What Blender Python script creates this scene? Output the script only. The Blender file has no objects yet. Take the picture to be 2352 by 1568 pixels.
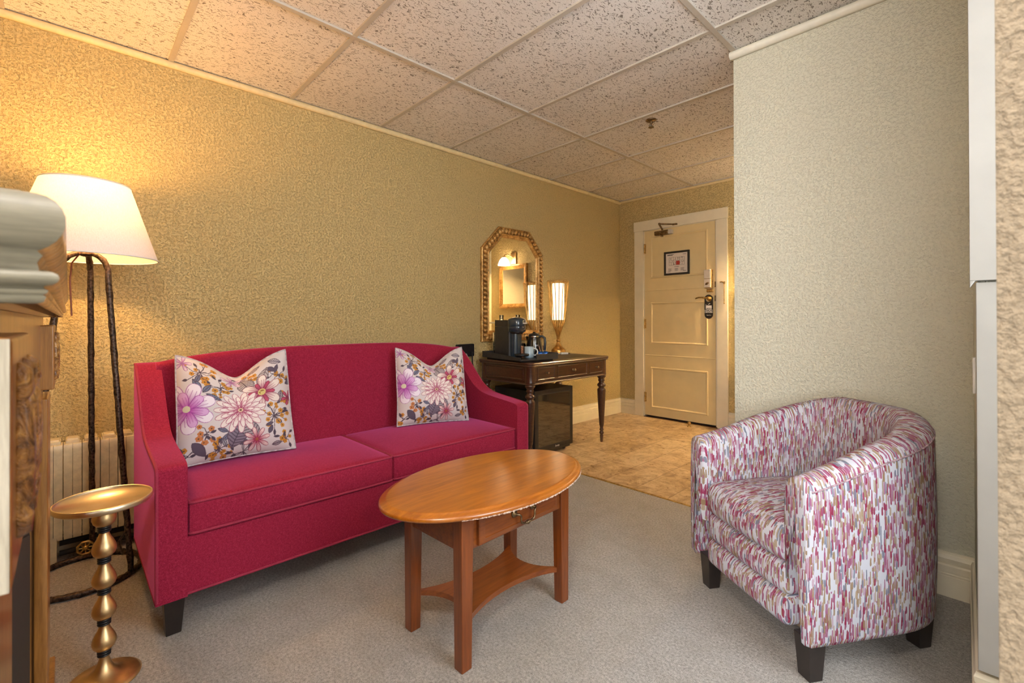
import bpy, math, random
import numpy as np
from mathutils import Vector, Matrix
random.seed(7)
PI = math.pi
sc = bpy.context.scene
col = sc.collection

# ------------------------------------------------------------ camera, world, light, exposure
cam_d = bpy.data.cameras.new('camera')
cam = bpy.data.objects.new('camera', cam_d); col.objects.link(cam)
cam_d.sensor_width = 36.0
cam_d.lens = 1065.02/2352*36.0
cam_d.shift_y = -(784-730.75)/2352
cam_d.clip_start = 0.02
YAW, PIT, ROL = .8063, .004, -.0025
fw = Vector((-math.sin(YAW)*math.cos(PIT), math.cos(YAW)*math.cos(PIT), math.sin(PIT)))
rt = Vector((math.cos(YAW), math.sin(YAW), 0)); up = rt.cross(fw)
r2 = rt*math.cos(ROL)+up*math.sin(ROL); u2 = up*math.cos(ROL)-rt*math.sin(ROL)
M = Matrix((r2, u2, -fw)).transposed().to_4x4(); M.translation = Vector((3.0449, 0, 1.0772))
cam.matrix_world = M
cam_d.dof.use_dof = True; cam_d.dof.focus_distance = 2.4; cam_d.dof.aperture_fstop = 11
sc.camera = cam

sc.view_settings.view_transform = 'Standard'; sc.view_settings.look = 'None'
sc.view_settings.exposure = 0.68; sc.view_settings.gamma = 1.0; sc.view_settings.use_curve_mapping = False
w = bpy.data.worlds.new('world'); sc.world = w; w.use_nodes = True
bg = w.node_tree.nodes['Background']; bg.inputs[0].default_value = (.85, .92, 1, 1); bg.inputs[1].default_value = 0.6

FILL_LAMP = (3.0, -.22, 2.36)
def area(name, loc, target, sx, sy, e, c):
    l = bpy.data.lights.new(name, 'AREA'); l.shape = 'RECTANGLE'; l.size = sx; l.size_y = sy; l.energy = e; l.color = c
    o = bpy.data.objects.new(name, l); col.objects.link(o); o.location = loc
    o.rotation_euler = (Vector(target)-Vector(loc)).to_track_quat('-Z', 'Y').to_euler(); return o
def point(name, loc, e, c, r, parent=None):
    l = bpy.data.lights.new(name, 'POINT'); l.energy = e; l.color = c; l.shadow_soft_size = r
    o = bpy.data.objects.new(name, l); col.objects.link(o); o.location = loc
    if parent: o.parent = parent
    return o
WARM = (1, .52, .16)
area('window_daylight', (3.88, 1.12, 1.55), (0, 1.12, 1.50), 1.0, 1.40, 28, (.90, .95, 1))
area('rear_window_daylight', (3.60, -2.62, 1.45), (3.1, 0, 1.40), .92, 1.9, 104, (.97, .98, 1))
# ------------------------------------------------------------ helpers
def tag(o, label=None, cat=None, group=None, kind=None):
    if label: o['label'] = label
    if cat: o['category'] = cat
    if group: o['group'] = group
    if kind: o['kind'] = kind
    return o
def empty(name, loc=(0, 0, 0), rz=0, label=None, cat=None, group=None):
    o = bpy.data.objects.new(name, None); col.objects.link(o); o.location = loc; o.rotation_euler = (0, 0, rz)
    o.empty_display_size = .05
    return tag(o, label, cat, group)
class MB:
    def __init__(s): s.v = []; s.f = []; s.uv = []; s.sm = []
    def add(s, vs, fs, smooth=False, uvs=None):
        b = len(s.v); s.v += [tuple(p) for p in vs]
        for i, f in enumerate(fs):
            s.f.append([b+k for k in f]); s.sm.append(smooth); s.uv.append(uvs[i] if uvs else [(0, 0)]*len(f))
        return s
    def box(s, x0, x1, y0, y1, z0, z1, m=None):
        v = [(x, y, z) for z in (z0, z1) for y in (y0, y1) for x in (x0, x1)]
        if m: v = [m @ Vector(p) for p in v]
        return s.add(v, [(0, 2, 3, 1), (4, 5, 7, 6), (0, 1, 5, 4), (2, 6, 7, 3), (0, 4, 6, 2), (1, 3, 7, 5)])
    def taper(s, a, b):   # a,b: lists of 4 points bottom/top (ccw from above)
        v = list(a)+list(b)
        return s.add(v, [(3, 2, 1, 0), (4, 5, 6, 7)]+[(i, (i+1) % 4, 4+(i+1) % 4, 4+i) for i in range(4)])
    def prism(s, poly, ax, a, b, smooth=False):  # poly 2D, extruded along axis ax from a to b
        def P(p, t):
            return {'x': (t, p[0], p[1]), 'y': (p[0], t, p[1]), 'z': (p[0], p[1], t)}[ax]
        n = len(poly); v = [P(p, a) for p in poly]+[P(p, b) for p in poly]
        bi = len(s.v)
        s.add(v, [(i, (i+1) % n, n+(i+1) % n, n+i) for i in range(n)], smooth)
        s.add(v, [tuple(range(n))[::-1], tuple(range(n, 2*n))]); return s
    def lathe(s, prof, c=(0, 0, 0), n=24, fl=None, m=None, smooth=True, capb=True):
        # prof [(r,z)], fl(z,angle)-> radius factor
        v = []; f = []
        for r, z in prof:
            for k in range(n):
                a = 2*PI*k/n; q = r*(fl(z, a) if fl else 1)
                p = Vector((c[0]+q*math.cos(a), c[1]+q*math.sin(a), c[2]+z)); v.append(m @ p if m else p)
        for i in range(len(prof)-1):
            for k in range(n):
                k2 = (k+1) % n; f.append((i*n+k, i*n+k2, (i+1)*n+k2, (i+1)*n+k))
        s.add(v, f, smooth)
        if capb:
            L = (len(prof)-1)*n
            s.add([v[k] for k in range(n)], [tuple(range(n))[::-1]]); s.add([v[L+k] for k in range(n)], [tuple(range(n))])
        return s
    def tube(s, pts, r, n=8, closed=False, smooth=True, wob=None):
        pts = [Vector(p) for p in pts]; N = len(pts); v = []; f = []
        rr = r if callable(r) else (lambda t: r)
        T = []
        for i in range(N):
            a = pts[(i-1) % N] if (closed or i > 0) else pts[i]; b = pts[(i+1) % N] if (closed or i < N-1) else pts[i]
            T.append((b-a).normalized())
        ref = Vector((0, 0, 1)) if abs(T[0].z) < .9 else Vector((1, 0, 0))
        nrm = (ref-T[0]*ref.dot(T[0])).normalized()
        for i in range(N):
            nrm = (nrm-T[i]*nrm.dot(T[i])).normalized(); bn = T[i].cross(nrm); R = rr(i/(N-1) if N > 1 else 0)
            for k in range(n):
                a = 2*PI*k/n; q = R*(wob(i, k) if wob else 1)
                v.append(pts[i]+nrm*math.cos(a)*q+bn*math.sin(a)*q)
        M_ = N if closed else N-1
        for i in range(M_):
            for k in range(n):
                i2 = (i+1) % N; k2 = (k+1) % n; f.append((i*n+k, i*n+k2, i2*n+k2, i2*n+k))
        s.add(v, f, smooth)
        if not closed: s.add([v[k] for k in range(n)], [tuple(range(n))[::-1]]); s.add(v[-n:], [tuple(range(n))])
        return s
    def sweep(s, prof, path, closed=False, smooth=False):
        # prof [(out,z)] along horizontal path [(x,y)], mitred; out measured to the right of travel direction
        P = [Vector((p[0], p[1])) for p in path]; N = len(P); n = len(prof); v = []; f = []
        for i in range(N):
            d0 = (P[i]-P[i-1]).normalized() if (closed or i > 0) else None
            d1 = (P[(i+1) % N]-P[i]).normalized() if (closed or i < N-1) else None
            d0 = d0 or d1; d1 = d1 or d0
            n0 = Vector((d0.y, -d0.x)); n1 = Vector((d1.y, -d1.x)); mm = (n0+n1); mm = mm/max(mm.length_squared/2, .2)
            for o, z in prof: v.append((P[i].x+mm.x*o, P[i].y+mm.y*o, z))
        for i in range(N if closed else N-1):
            for k in range(n):
                i2 = (i+1) % N; k2 = (k+1) % n; f.append((i*n+k, i2*n+k, i2*n+k2, i*n+k2))
        s.add(v, f, smooth)
        if not closed: s.add(v[:n], [tuple(range(n))]); s.add(v[-n:], [tuple(range(n))[::-1]])
        return s
    def sphere(s, c, r, n=12, sc_=(1, 1, 1)):
        m_ = n//2; pr = [(max(1e-5, math.sin(PI*i/m_))*r, -math.cos(PI*i/m_)*r) for i in range(m_+1)]
        mat = Matrix.Translation(c) @ Matrix.Diagonal((*sc_, 1))
        return s.lathe(pr, n=n, m=mat, capb=False)
    def build(s, name, mat, parent=None, bevel=0, seg=2, sub=0, angle=None):
        me = bpy.data.meshes.new(name); me.from_pydata([tuple(p) for p in s.v], [], s.f); 
        me.polygons.foreach_set('use_smooth', s.sm)
        uvl = me.uv_layers.new(name='UVMap'); flat = [c for f in s.uv for p in f for c in p]
        uvl.data.foreach_set('uv', flat)
        me.materials.append(mat); me.update()
        o = bpy.data.objects.new(name, me); col.objects.link(o)
        if parent: o.parent = parent
        if bevel:
            b = o.modifiers.new('bevel', 'BEVEL'); b.width = bevel; b.segments = seg; b.limit_method = 'ANGLE'; b.angle_limit = math.radians(40)
            b.harden_normals = False
            me.polygons.foreach_set('use_smooth', [True]*len(me.polygons))
            wn = o.modifiers.new('wn', 'WEIGHTED_NORMAL'); wn.keep_sharp = True
        if sub: sm = o.modifiers.new('sub', 'SUBSURF'); sm.levels = sub; sm.render_levels = sub
        return o
def text(name, body, size, mat, parent, mw, align='CENTER', ext=.0006, bold=False, space=1.0):
    cu = bpy.data.curves.new(name, 'FONT'); cu.body = body; cu.size = size; cu.align_x = align; cu.align_y = 'CENTER'; cu.extrude = ext
    cu.space_line = .82; cu.space_character = space
    if bold: cu.offset = size*.02
    t = bpy.data.objects.new(name+'_tmp', cu); col.objects.link(t)
    dg = bpy.context.evaluated_depsgraph_get(); me = bpy.data.meshes.new_from_object(t.evaluated_get(dg))
    bpy.data.objects.remove(t); me.materials.clear(); me.materials.append(mat)
    o = bpy.data.objects.new(name, me); col.objects.link(o); o.parent = parent; o.matrix_local = mw
    return o
def frame_m(o, x, y, z):   # matrix from origin + axes
    m = Matrix((Vector(x), Vector(y), Vector(z))).transposed().to_4x4(); m.translation = Vector(o); return m
def struct(o): o['kind'] = 'structure'; return o

# ------------------------------------------------------------ materials
class NT:
    def __init__(s, name):
        s.m = bpy.data.materials.new(name); s.m.use_nodes = True; s.t = s.m.node_tree; s.p = s.t.nodes['Principled BSDF']
        s.out = s.t.nodes['Material Output']
    def n(s, typ, **kw):
        nd = s.t.nodes.new('ShaderNode'+typ)
        for k, v in kw.items():
            if k.startswith('i_'):
                key = k[2:].replace('_', ' ')
                s.set(nd.inputs[key], v)
            elif k.startswith('n'): s.set(nd.inputs[int(k[1:])], v) if k[1:].isdigit() else setattr(nd, k, v)
            else: setattr(nd, k, v)
        return nd
    def set(s, inp, v):
        if isinstance(v, bpy.types.NodeSocket): s.t.links.new(v, inp)
        elif isinstance(v, bpy.types.Node): s.t.links.new(v.outputs[0], inp)
        else: inp.default_value = v
    def math(s, op, a, b=0, c=None, clamp=False):
        nd = s.t.nodes.new('ShaderNodeMath'); nd.operation = op; nd.use_clamp = clamp; s.set(nd.inputs[0], a); s.set(nd.inputs[1], b)
        if c is not None: s.set(nd.inputs[2], c)
        return nd.outputs[0]
    def mix(s, fac, a, b, mode='MIX'):
        nd = s.t.nodes.new('ShaderNodeMix'); nd.data_type = 'RGBA'; nd.blend_type = mode
        s.set(nd.inputs[0], fac); s.set(nd.inputs[6], a); s.set(nd.inputs[7], b); return nd.outputs[2]
    def ramp(s, fac, stops, const=False):
        nd = s.t.nodes.new('ShaderNodeValToRGB'); cr = nd.color_ramp
        if const: cr.interpolation = 'CONSTANT'
        while len(cr.elements) < len(stops): cr.elements.new(.5)
        for e, (p, c) in zip(cr.elements, stops): e.position = p; e.color = (*c, 1) if len(c) == 3 else c
        s.set(nd.inputs[0], fac); return nd.outputs[0]
    def coord(s, which='Object', scale=(1, 1, 1), rot=(0, 0, 0)):
        tc = s.n('TexCoord'); mp = s.t.nodes.new('ShaderNodeMapping'); s.t.links.new(tc.outputs[which], mp.inputs[0])
        mp.inputs[3].default_value = scale; mp.inputs[2].default_value = rot; return mp.outputs[0]
    def noise(s, vec, scale, detail=3, rough=.55, dist=0):
        nd = s.t.nodes.new('ShaderNodeTexNoise'); s.set(nd.inputs['Vector'], vec); nd.inputs['Scale'].default_value = scale
        nd.inputs['Detail'].default_value = detail; nd.inputs['Roughness'].default_value = rough; nd.inputs['Distortion'].default_value = dist
        return nd.outputs[0]
    def noisec(s, vec, scale, detail=2):
        nd = s.t.nodes.new('ShaderNodeTexNoise'); s.set(nd.inputs['Vector'], vec); nd.inputs['Scale'].default_value = scale
        nd.inputs['Detail'].default_value = detail; return nd.outputs[1]
    def voro(s, vec, scale, feat='F1'):
        nd = s.t.nodes.new('ShaderNodeTexVoronoi'); nd.feature = feat; s.set(nd.inputs['Vector'], vec); nd.inputs['Scale'].default_value = scale
        return nd
    def bump(s, h, strength=.3, dist=.01, prev=None):
        nd = s.t.nodes.new('ShaderNodeBump'); nd.inputs['Strength'].default_value = strength; nd.inputs['Distance'].default_value = dist
        s.set(nd.inputs['Height'], h)
        if prev is not None: s.set(nd.inputs['Normal'], prev)
        return nd.outputs[0]
    def fin(s, color=None, rough=None, metal=None, normal=None, coat=None, spec=None, coatr=None):
        p = s.p.inputs
        if color is not None: s.set(p['Base Color'], (*color, 1) if isinstance(color, tuple) and len(color) == 3 else color)
        if rough is not None: s.set(p['Roughness'], rough)
        if metal is not None: s.set(p['Metallic'], metal)
        if normal is not None: s.set(p['Normal'], normal)
        if coat is not None: s.set(p['Coat Weight'], coat); p['Coat Roughness'].default_value = .12 if coatr is None else coatr
        if spec is not None: s.set(p['Specular IOR Level'], spec)
        return s.m
def plain(name, c, rough=.5, metal=0, coat=None, var=.06, vs=30, bump=0, spec=None):
    t = NT(name); co = t.coord()
    n = t.noise(co, vs, 4); lo = tuple(max(0, x*(1-var*2)) for x in c); hi = tuple(min(1, x*(1+var)) for x in c)
    cc = t.ramp(n, [(.3, lo), (.7, hi)])
    return t.fin(cc, rough, metal, t.bump(n, bump, .003) if bump else None, coat, spec)
def wood(name, dark, light, axis='x', scale=6, rough=.35, coat=.3, coatr=.12, stretch=14, bump=.05):
    t = NT(name); sc_ = {'x': (1, stretch, stretch), 'y': (stretch, 1, stretch), 'z': (stretch, stretch, 1)}[axis]
    co = t.coord('Object', sc_)
    n1 = t.noise(co, scale, 6, .6, .6); n2 = t.noise(co, scale*5, 3, .6)
    f = t.math('ADD', t.math('MULTIPLY', n1, .75), t.math('MULTIPLY', n2, .25))
    c = t.ramp(f, [(.32, dark), (.5, tuple((a+b)/2 for a, b in zip(dark, light))), (.68, light)])
    return t.fin(c, rough, 0, t.bump(n2, bump, .002), coat, None, coatr)

def wall_mat(name, c, stren=.95, sc_=84, pitk=.42):
    t = NT(name); P = t.n('NewGeometry').outputs['Position']
    n1 = t.noise(P, sc_, 4, .6, .25); n2 = t.noise(P, sc_*2.6, 3, .6)
    h = t.ramp(n1, [(.38, (0, 0, 0)), (.50, (.75, .75, .75)), (.66, (1, 1, 1))])
    h2 = t.math('ADD', h, t.math('MULTIPLY', n2, .55))
    big = t.noise(P, 1.2, 3)
    cc = t.mix(t.math('MULTIPLY', big, .22), (*c, 1), (*[x*.88 for x in c], 1))
    pit = t.ramp(t.math('ADD', t.math('MULTIPLY', n1, .7), t.math('MULTIPLY', n2, .3)), [(.37, (1, 1, 1)), (.46, (0, 0, 0))])
    cc = t.mix(t.math('MULTIPLY', pit, pitk), cc, (*[x*.5 for x in c], 1))
    return t.fin(cc, .7, 0, t.bump(h2, stren, .009), None, .35)
M_wall = wall_mat('stucco_cream_paint', (.785, .615, .295))
M_wallr = wall_mat('stucco_pale_paint', (.74, .71, .56), .7, 95, .24)
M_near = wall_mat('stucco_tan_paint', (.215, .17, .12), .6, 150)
M_trim = plain('cream_trim_paint', (.80, .72, .55), .42, var=.03, vs=9, bump=.04)
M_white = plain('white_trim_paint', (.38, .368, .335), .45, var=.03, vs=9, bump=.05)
M_crown = plain('pale_crown_paint', (.76, .72, .60), .45, var=.03)
M_door = plain('yellow_cream_door_paint', (.74, .59, .32), .38, var=.03, vs=6)
M_cove = plain('yellow_crown_paint', (.78, .64, .36), .5, var=.05)
M_grid = plain('ceiling_grid_metal', (.55, .50, .43), .45, var=.03)

# ceiling tiles: fissured mineral fibre, per tile variation
def ceil_mat():
    t = NT('fissured_ceiling_tile'); P = t.n('NewGeometry').outputs['Position']
    warp = t.noisec(P, 26, 2)
    v = t.n('VectorMath', operation='SUBTRACT', n0=warp, n1=(.5, .5, .5)).outputs[0]
    v = t.n('VectorMath', operation='SCALE', n0=v).outputs[0]; v.node.inputs['Scale'].default_value = .055
    Pw = t.n('VectorMath', operation='ADD', n0=P, n1=v).outputs[0]
    def streak(scale, st, thr, ang):
        mp = t.n('Mapping'); t.set(mp.inputs[0], Pw); mp.inputs[3].default_value = (st, 1, 0); mp.inputs[2].default_value = (0, 0, ang)
        vo = t.voro(mp.outputs[0], scale); 
        keep = t.math('GREATER_THAN', t.n('SeparateColor', n0=vo.outputs['Color']).outputs[0], .45)
        return t.math('MULTIPLY', t.math('LESS_THAN', vo.outputs['Distance'], thr), keep)
    a = streak(34, 3.6, .30, .1); b = streak(42, 3.2, .26, .5)
    dots = t.voro(P, 130); dk = t.math('GREATER_THAN', t.n('SeparateColor', n0=dots.outputs['Color']).outputs[1], .55)
    d = t.math('MULTIPLY', t.math('LESS_THAN', dots.outputs['Distance'], .24), dk)
    m_ = t.math('MAXIMUM', t.math('MAXIMUM', a, b), d)
    big = t.noise(P, 2.0, 2)
    base = t.ramp(big, [(.3, (.80, .755, .715)), (.7, (.86, .82, .78))])
    fine = t.noise(P, 260, 2)
    base = t.mix(t.math('MULTIPLY', t.ramp(fine, [(.38, (1, 1, 1)), (.5, (0, 0, 0))]), .25), base, (.45, .40, .35, 1))
    cc = t.mix(t.math('MULTIPLY', m_, .82), base, (.16, .13, .10, 1))
    hh = t.math('ADD', t.math('MULTIPLY', m_, -1), t.math('MULTIPLY', fine, .4))
    return t.fin(cc, .85, 0, t.bump(hh, .5, .003), None, .2)
M_ceil = ceil_mat()

def carpet_mat():
    t = NT('grey_beige_carpet'); P = t.n('NewGeometry').outputs['Position']
    n1 = t.noise(P, 330, 3, .7); n2 = t.noise(P, 9, 4, .6); n3 = t.noise(P, 2.2, 3); n4 = t.noise(P, 110, 2, .6)
    c = t.ramp(t.math('ADD', t.math('MULTIPLY', n1, .6), t.math('MULTIPLY', n4, .4)), [(.34, (.22, .20, .18)), (.5, (.45, .425, .39)), (.66, (.68, .65, .61))])
    c = t.mix(t.math('MULTIPLY', t.ramp(n2, [(.35, (1, 1, 1)), (.55, (0, 0, 0))]), .25), c, (.30, .265, .22, 1))
    st = t.voro(P, 3.1); spot = t.math('LESS_THAN', t.math('ADD', st.outputs['Distance'], t.math('MULTIPLY', n2, .06)), .075)
    c = t.mix(t.math('MULTIPLY', spot, .35), c, (.16, .13, .10, 1))
    return t.fin(c, .95, 0, t.bump(t.math('ADD', n1, t.math('MULTIPLY', n4, .8)), .9, .006), None, .1)
M_carpet = carpet_mat()
def vinyl_mat():
    t = NT('stone_look_vinyl_plank'); P = t.n('NewGeometry').outputs['Position']
    s = t.n('SeparateXYZ', n0=P); x = s.outputs[0]; y = s.outputs[1]
    row = t.math('FLOOR', t.math('DIVIDE', t.math('SUBTRACT', x, .05), .2315)); off = t.math('MULTIPLY', row, .37)
    fx = t.math('FRACT', t.math('DIVIDE', t.math('SUBTRACT', x, .05), .2315)); fy = t.math('FRACT', t.math('ADD', t.math('DIVIDE', y, .46), off))
    gx = t.math('MINIMUM', fx, t.math('SUBTRACT', 1, fx)); gy = t.math('MINIMUM', fy, t.math('SUBTRACT', 1, fy))
    gr = t.math('MAXIMUM', t.math('LESS_THAN', gx, .013), t.math('MULTIPLY', t.math('LESS_THAN', gy, .006), .6))
    cell = t.n('TexWhiteNoise', noise_dimensions='2D', n0=t.n('CombineXYZ', n0=row, n1=t.math('FLOOR', t.math('ADD', t.math('DIVIDE', y, .46), off))).outputs[0]).outputs[0]
    n = t.noise(P, 7, 7, .68, 1.4); n2 = t.noise(P, 30, 5, .7, 1)
    f = t.math('ADD', t.math('ADD', t.math('MULTIPLY', n, .65), t.math('MULTIPLY', n2, .3)), t.math('MULTIPLY', t.math('SUBTRACT', cell, .5), .1))
    c = t.ramp(f, [(.30, (.18, .10, .045)), (.43, (.44, .30, .165)), (.54, (.64, .48, .31)), (.68, (.78, .63, .46))])
    c = t.mix(t.math('MULTIPLY', gr, .7), c, (.17, .10, .05, 1))
    return t.fin(c, t.ramp(n2, [(.3, (.24,)*3), (.7, (.42,)*3)]), 0, t.bump(t.math('SUBTRACT', n2, t.math('MULTIPLY', gr, 1.5)), .12, .002), .15, .5)
M_vinyl = vinyl_mat()

def sofa_mat():
    t = NT('crimson_wool_felt'); co = t.coord()
    n1 = t.noise(co, 380, 3, .7); n2 = t.noise(co, 130, 3); n3 = t.noise(co, 3, 2)
    f = t.math('ADD', t.math('MULTIPLY', n1, .7), t.math('MULTIPLY', n2, .3))
    c = t.ramp(f, [(.33, (.17, .006, .022)), (.5, (.265, .010, .036)), (.68, (.38, .030, .082))])
    m = t.fin(c, .85, 0, t.bump(n1, .35, .003), None, .2)
    t.p.inputs['Sheen Weight'].default_value = .6; t.p.inputs['Sheen Roughness'].default_value = .3; t.p.inputs['Sheen Tint'].default_value = (1, .20, .58, 1)
    return m
M_sofa = sofa_mat()
M_pipe = plain('crimson_piping', (.30, .014, .048), .8, var=.1, vs=300)
M_espresso = plain('espresso_stained_leg', (.018, .012, .010), .4, var=.15, coat=.2)

def streak_mat():
    t = NT('streaked_brushstroke_fabric'); tc = t.n('TexCoord'); s = t.n('SeparateXYZ', n0=tc.outputs['UV']); U = s.outputs[0]; V = s.outputs[1]
    nz = t.noise(tc.outputs['UV'], 38, 2)
    U = t.math('ADD', U, t.math('MULTIPLY', t.math('SUBTRACT', nz, .5), .004))
    clus = t.noise(tc.outputs['UV'], 6.5, 2)
    colr = (.44, .44, .485, 1)
    out = None
    hs = 0
    for k, (wd, ln, dens, half) in enumerate([(.0056, .105, .52, .44), (.0046, .065, .46, .46), (.0072, .042, .30, .46)]):
        cu = t.math('DIVIDE', t.math('ADD', U, .0037*k), wd); ci = t.math('FLOOR', cu); fu = t.math('ABSOLUTE', t.math('SUBTRACT', t.math('FRACT', cu), .5))
        r1 = t.n('TexWhiteNoise', noise_dimensions='2D', n0=t.n('CombineXYZ', n0=ci, n1=float(k*17+3)).outputs[0]).outputs[0]
        cv = t.math('ADD', t.math('DIVIDE', V, ln), t.math('MULTIPLY', r1, 7.3)); vi = t.math('FLOOR', cv); fv = t.math('FRACT', cv)
        wn = t.n('TexWhiteNoise', noise_dimensions='3D', n0=t.n('CombineXYZ', n0=ci, n1=vi, n2=float(k)).outputs[0]); r2_ = wn.outputs[0]
        rc = t.n('SeparateColor', n0=wn.outputs[1])
        present = t.math('LESS_THAN', t.math('ADD', r2_, t.math('MULTIPLY', t.math('SUBTRACT', clus, .5), .9)), dens+.16)
        # blob-ended strokes: rounded ends, narrowing along the stroke
        vend = t.math('ADD', .50, t.math('MULTIPLY', rc.outputs[0], .48))
        cap = t.math('MINIMUM', 1, t.math('MULTIPLY', t.math('MAXIMUM', 0, t.math('MINIMUM', t.math('SUBTRACT', fv, .03), t.math('SUBTRACT', vend, fv))), ln/wd*1.6))
        wdt = t.math('MULTIPLY', t.math('MULTIPLY', t.math('SUBTRACT', 1.12, t.math('MULTIPLY', fv, .62)), half), t.math('POWER', cap, .5))
        inside = t.math('LESS_THAN', fu, wdt)
        mask = t.math('MULTIPLY', present, inside)
        cc = t.ramp(rc.outputs[1], [(0, (.20, .008, .042)), (.20, (.25, .085, .16)), (.34, (.34, .23, .29)), (.46, (.23, .15, .08)), (.66, (.31, .23, .15)), (.80, (.13, .14, .19)), (.92, (.24, .03, .085))], True)
        colr = t.mix(t.math('MULTIPLY', mask, .92), colr, cc)
    weave = t.noise(tc.outputs['UV'], 900, 2)
    return t.fin(colr, .8, 0, t.bump(weave, .25, .002), None, .25)
M_streak = streak_mat()

M_cherry = wood('cherry_table_wood', (.13, .028, .005), (.27, .072, .011), 'y', 5, .30, .3, .16)
M_cherry_z = wood('cherry_leg_wood', (.12, .026, .005), (.25, .064, .011), 'z', 5, .30, .3, .16)
M_cherry_top = wood('honey_table_top_wood', (.26, .064, .004), (.52, .168, .010), 'y', 4, .30, .75, .17, 10)
M_chip = plain('chipped_bare_edge', (.62, .45, .36), .7, var=.3, vs=200)
M_mahog = wood('dark_mahogany', (.026, .010, .006), (.085, .030, .016), 'y', 7, .3, .5, .15)
M_blotter = plain('dark_leather_inset', (.035, .024, .018), .45, var=.2, vs=80)
M_oak = wood('golden_oak', (.20, .075, .014), (.46, .20, .045), 'z', 7, .3, .5, .15)
M_oakx = wood('golden_oak_rail', (.20, .080, .018), (.44, .20, .055), 'x', 7, .28, .8, .12)
M_oakglare = wood('oak_grey_glare', (.095, .088, .066), (.215, .20, .155), 'y', 9, .55, .15, .3)  # varnished oak of the cornice end, daylight glare put into its grey colour
M_oakglare2 = wood('oak_pale_glare', (.26, .24, .20), (.46, .43, .375), 'z', 14, .45, .2, .2)  # oak of the corbel end, paled to paint in the window glare
M_black = plain('black_plastic', (.012, .012, .014), .35, var=.2)
M_blackm = plain('matte_graphite_plastic', (.030, .030, .034), .42, var=.15)
M_bluegloss = plain('dark_blue_gloss_plastic', (.018, .034, .055), .18, var=.1, coat=.5)
M_firebox = plain('soot_black_firebox', (.008, .007, .006), .7, var=.3)
M_iron = plain('hammered_dark_iron', (.10, .066, .048), .42, .7, var=.5, vs=110, bump=.8)
M_brass = plain('brushed_champagne_brass', (.72, .50, .25), .40, 1, var=.12, vs=20)
M_brasst = plain('pale_brass_tray', (.92, .78, .55), .32, 1, var=.05, vs=8)
M_gold = plain('warm_gold_metal', (.66, .40, .13), .3, 1, var=.15, vs=25)
M_antique = plain('antique_bronze', (.25, .17, .09), .35, .9, var=.3, vs=60)
M_brassplain = plain('aged_brass', (.55, .38, .15), .35, 1, var=.25, vs=70)
M_rad = plain('cream_radiator_paint', (.66, .56, .36), .35, var=.08, vs=40, bump=.25)
M_dark = plain('dark_shadow_gap', (.02, .016, .012), .8)
M_pod = plain('blue_foil_pod', (.02, .12, .45), .25, .7)
M_mug = plain('pale_blue_glaze', (.42, .58, .72), .15, var=.03, coat=.6)
M_cord_w = plain('clear_white_cord', (.60, .57, .52), .3, var=.1)
M_cord_r = plain('red_brown_cord', (.16, .05, .03), .5)
M_plate = plain('white_switch_plate', (.78, .78, .78), .35, var=.02)
M_silver = plain('silver_grey_plastic', (.62, .58, .54), .35, .2, var=.04)
M_paper = plain('off_white_paper', (.74, .66, .60), .7, var=.02)
M_ink = plain('dark_ink', (.05, .045, .04), .7)
M_red = plain('red_ink', (.45, .03, .02), .6)
M_signw = plain('white_print', (.85, .85, .85), .6, var=.01)
M_frameblk = plain('black_picture_frame', (.012, .010, .009), .4)
M_ribbon = plain('striped_sachet_paper', (.50, .22, .12), .5, var=.5, vs=140)
M_chrome = plain('polished_nickel', (.7, .66, .6), .15, 1, var=.03)
def glass_mat(name, tint=(1, 1, 1), rough=.02):
    t = NT(name); n = t.noise(t.coord(), 5)
    m = t.fin(tint, rough); t.p.inputs['Transmission Weight'].default_value = 1; t.p.inputs['IOR'].default_value = 1.45
    t.set(t.p.inputs['Roughness'], t.math('MULTIPLY', n, rough*2)); return m
M_glass = glass_mat('clear_glass')
def mirror_mat():
    t = NT('silvered_mirror'); n = t.noise(t.coord(), 3)
    return t.fin((.90, .89, .86), t.math('MULTIPLY', n, .012), 1)
M_mirror = mirror_mat()
def tintglass():
    t = NT('smoked_fridge_glass'); n = t.noise(t.coord(), 4)
    return t.fin((.010, .009, .009), t.math('MULTIPLY', n, .05), 0, None, 1.0, .8, .02)
M_tint = tintglass()
def glow(name, c, e):
    t = NT(name); n = t.noise(t.coord(), 12)
    m = t.fin((.85, .8, .7), .5); t.p.inputs['Emission Color'].default_value = (*c, 1)
    t.set(t.p.inputs['Emission Strength'], t.math('MULTIPLY', t.math('ADD', n, 1.5), e/2)); return m
M_glow_desk = glow('lit_frosted_tube', (1, .74, .42), 1.35)
M_glow_sconce = glow('lit_opal_glass', (1, .76, .48), 15)
def shade_mat():
    t = NT('white_linen_shade'); co = t.coord('Object', (1, 1, 1)); n = t.noise(t.coord('Object', (60, 60, 400)), 3, 3); n2 = t.noise(t.coord('Object', (400, 400, 30)), 1, 2)
    d = t.n('BsdfDiffuse'); d.inputs[0].default_value = (.82, .78, .74, 1); tr = t.n('BsdfTranslucent')
    cc = t.ramp(t.math('MULTIPLY', t.math('ADD', n, n2), .5), [(.3, (.60, .58, .62)), (.7, (.78, .76, .82))])
    t.set(tr.inputs[0], cc); t.set(d.inputs[0], cc); mx = t.n('MixShader'); mx.inputs[0].default_value = .17
    t.t.links.new(d.outputs[0], mx.inputs[1]); t.t.links.new(tr.outputs[0], mx.inputs[2]); t.t.links.new(mx.outputs[0], t.out.inputs[0]); return t.m
M_shade = shade_mat()
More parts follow.
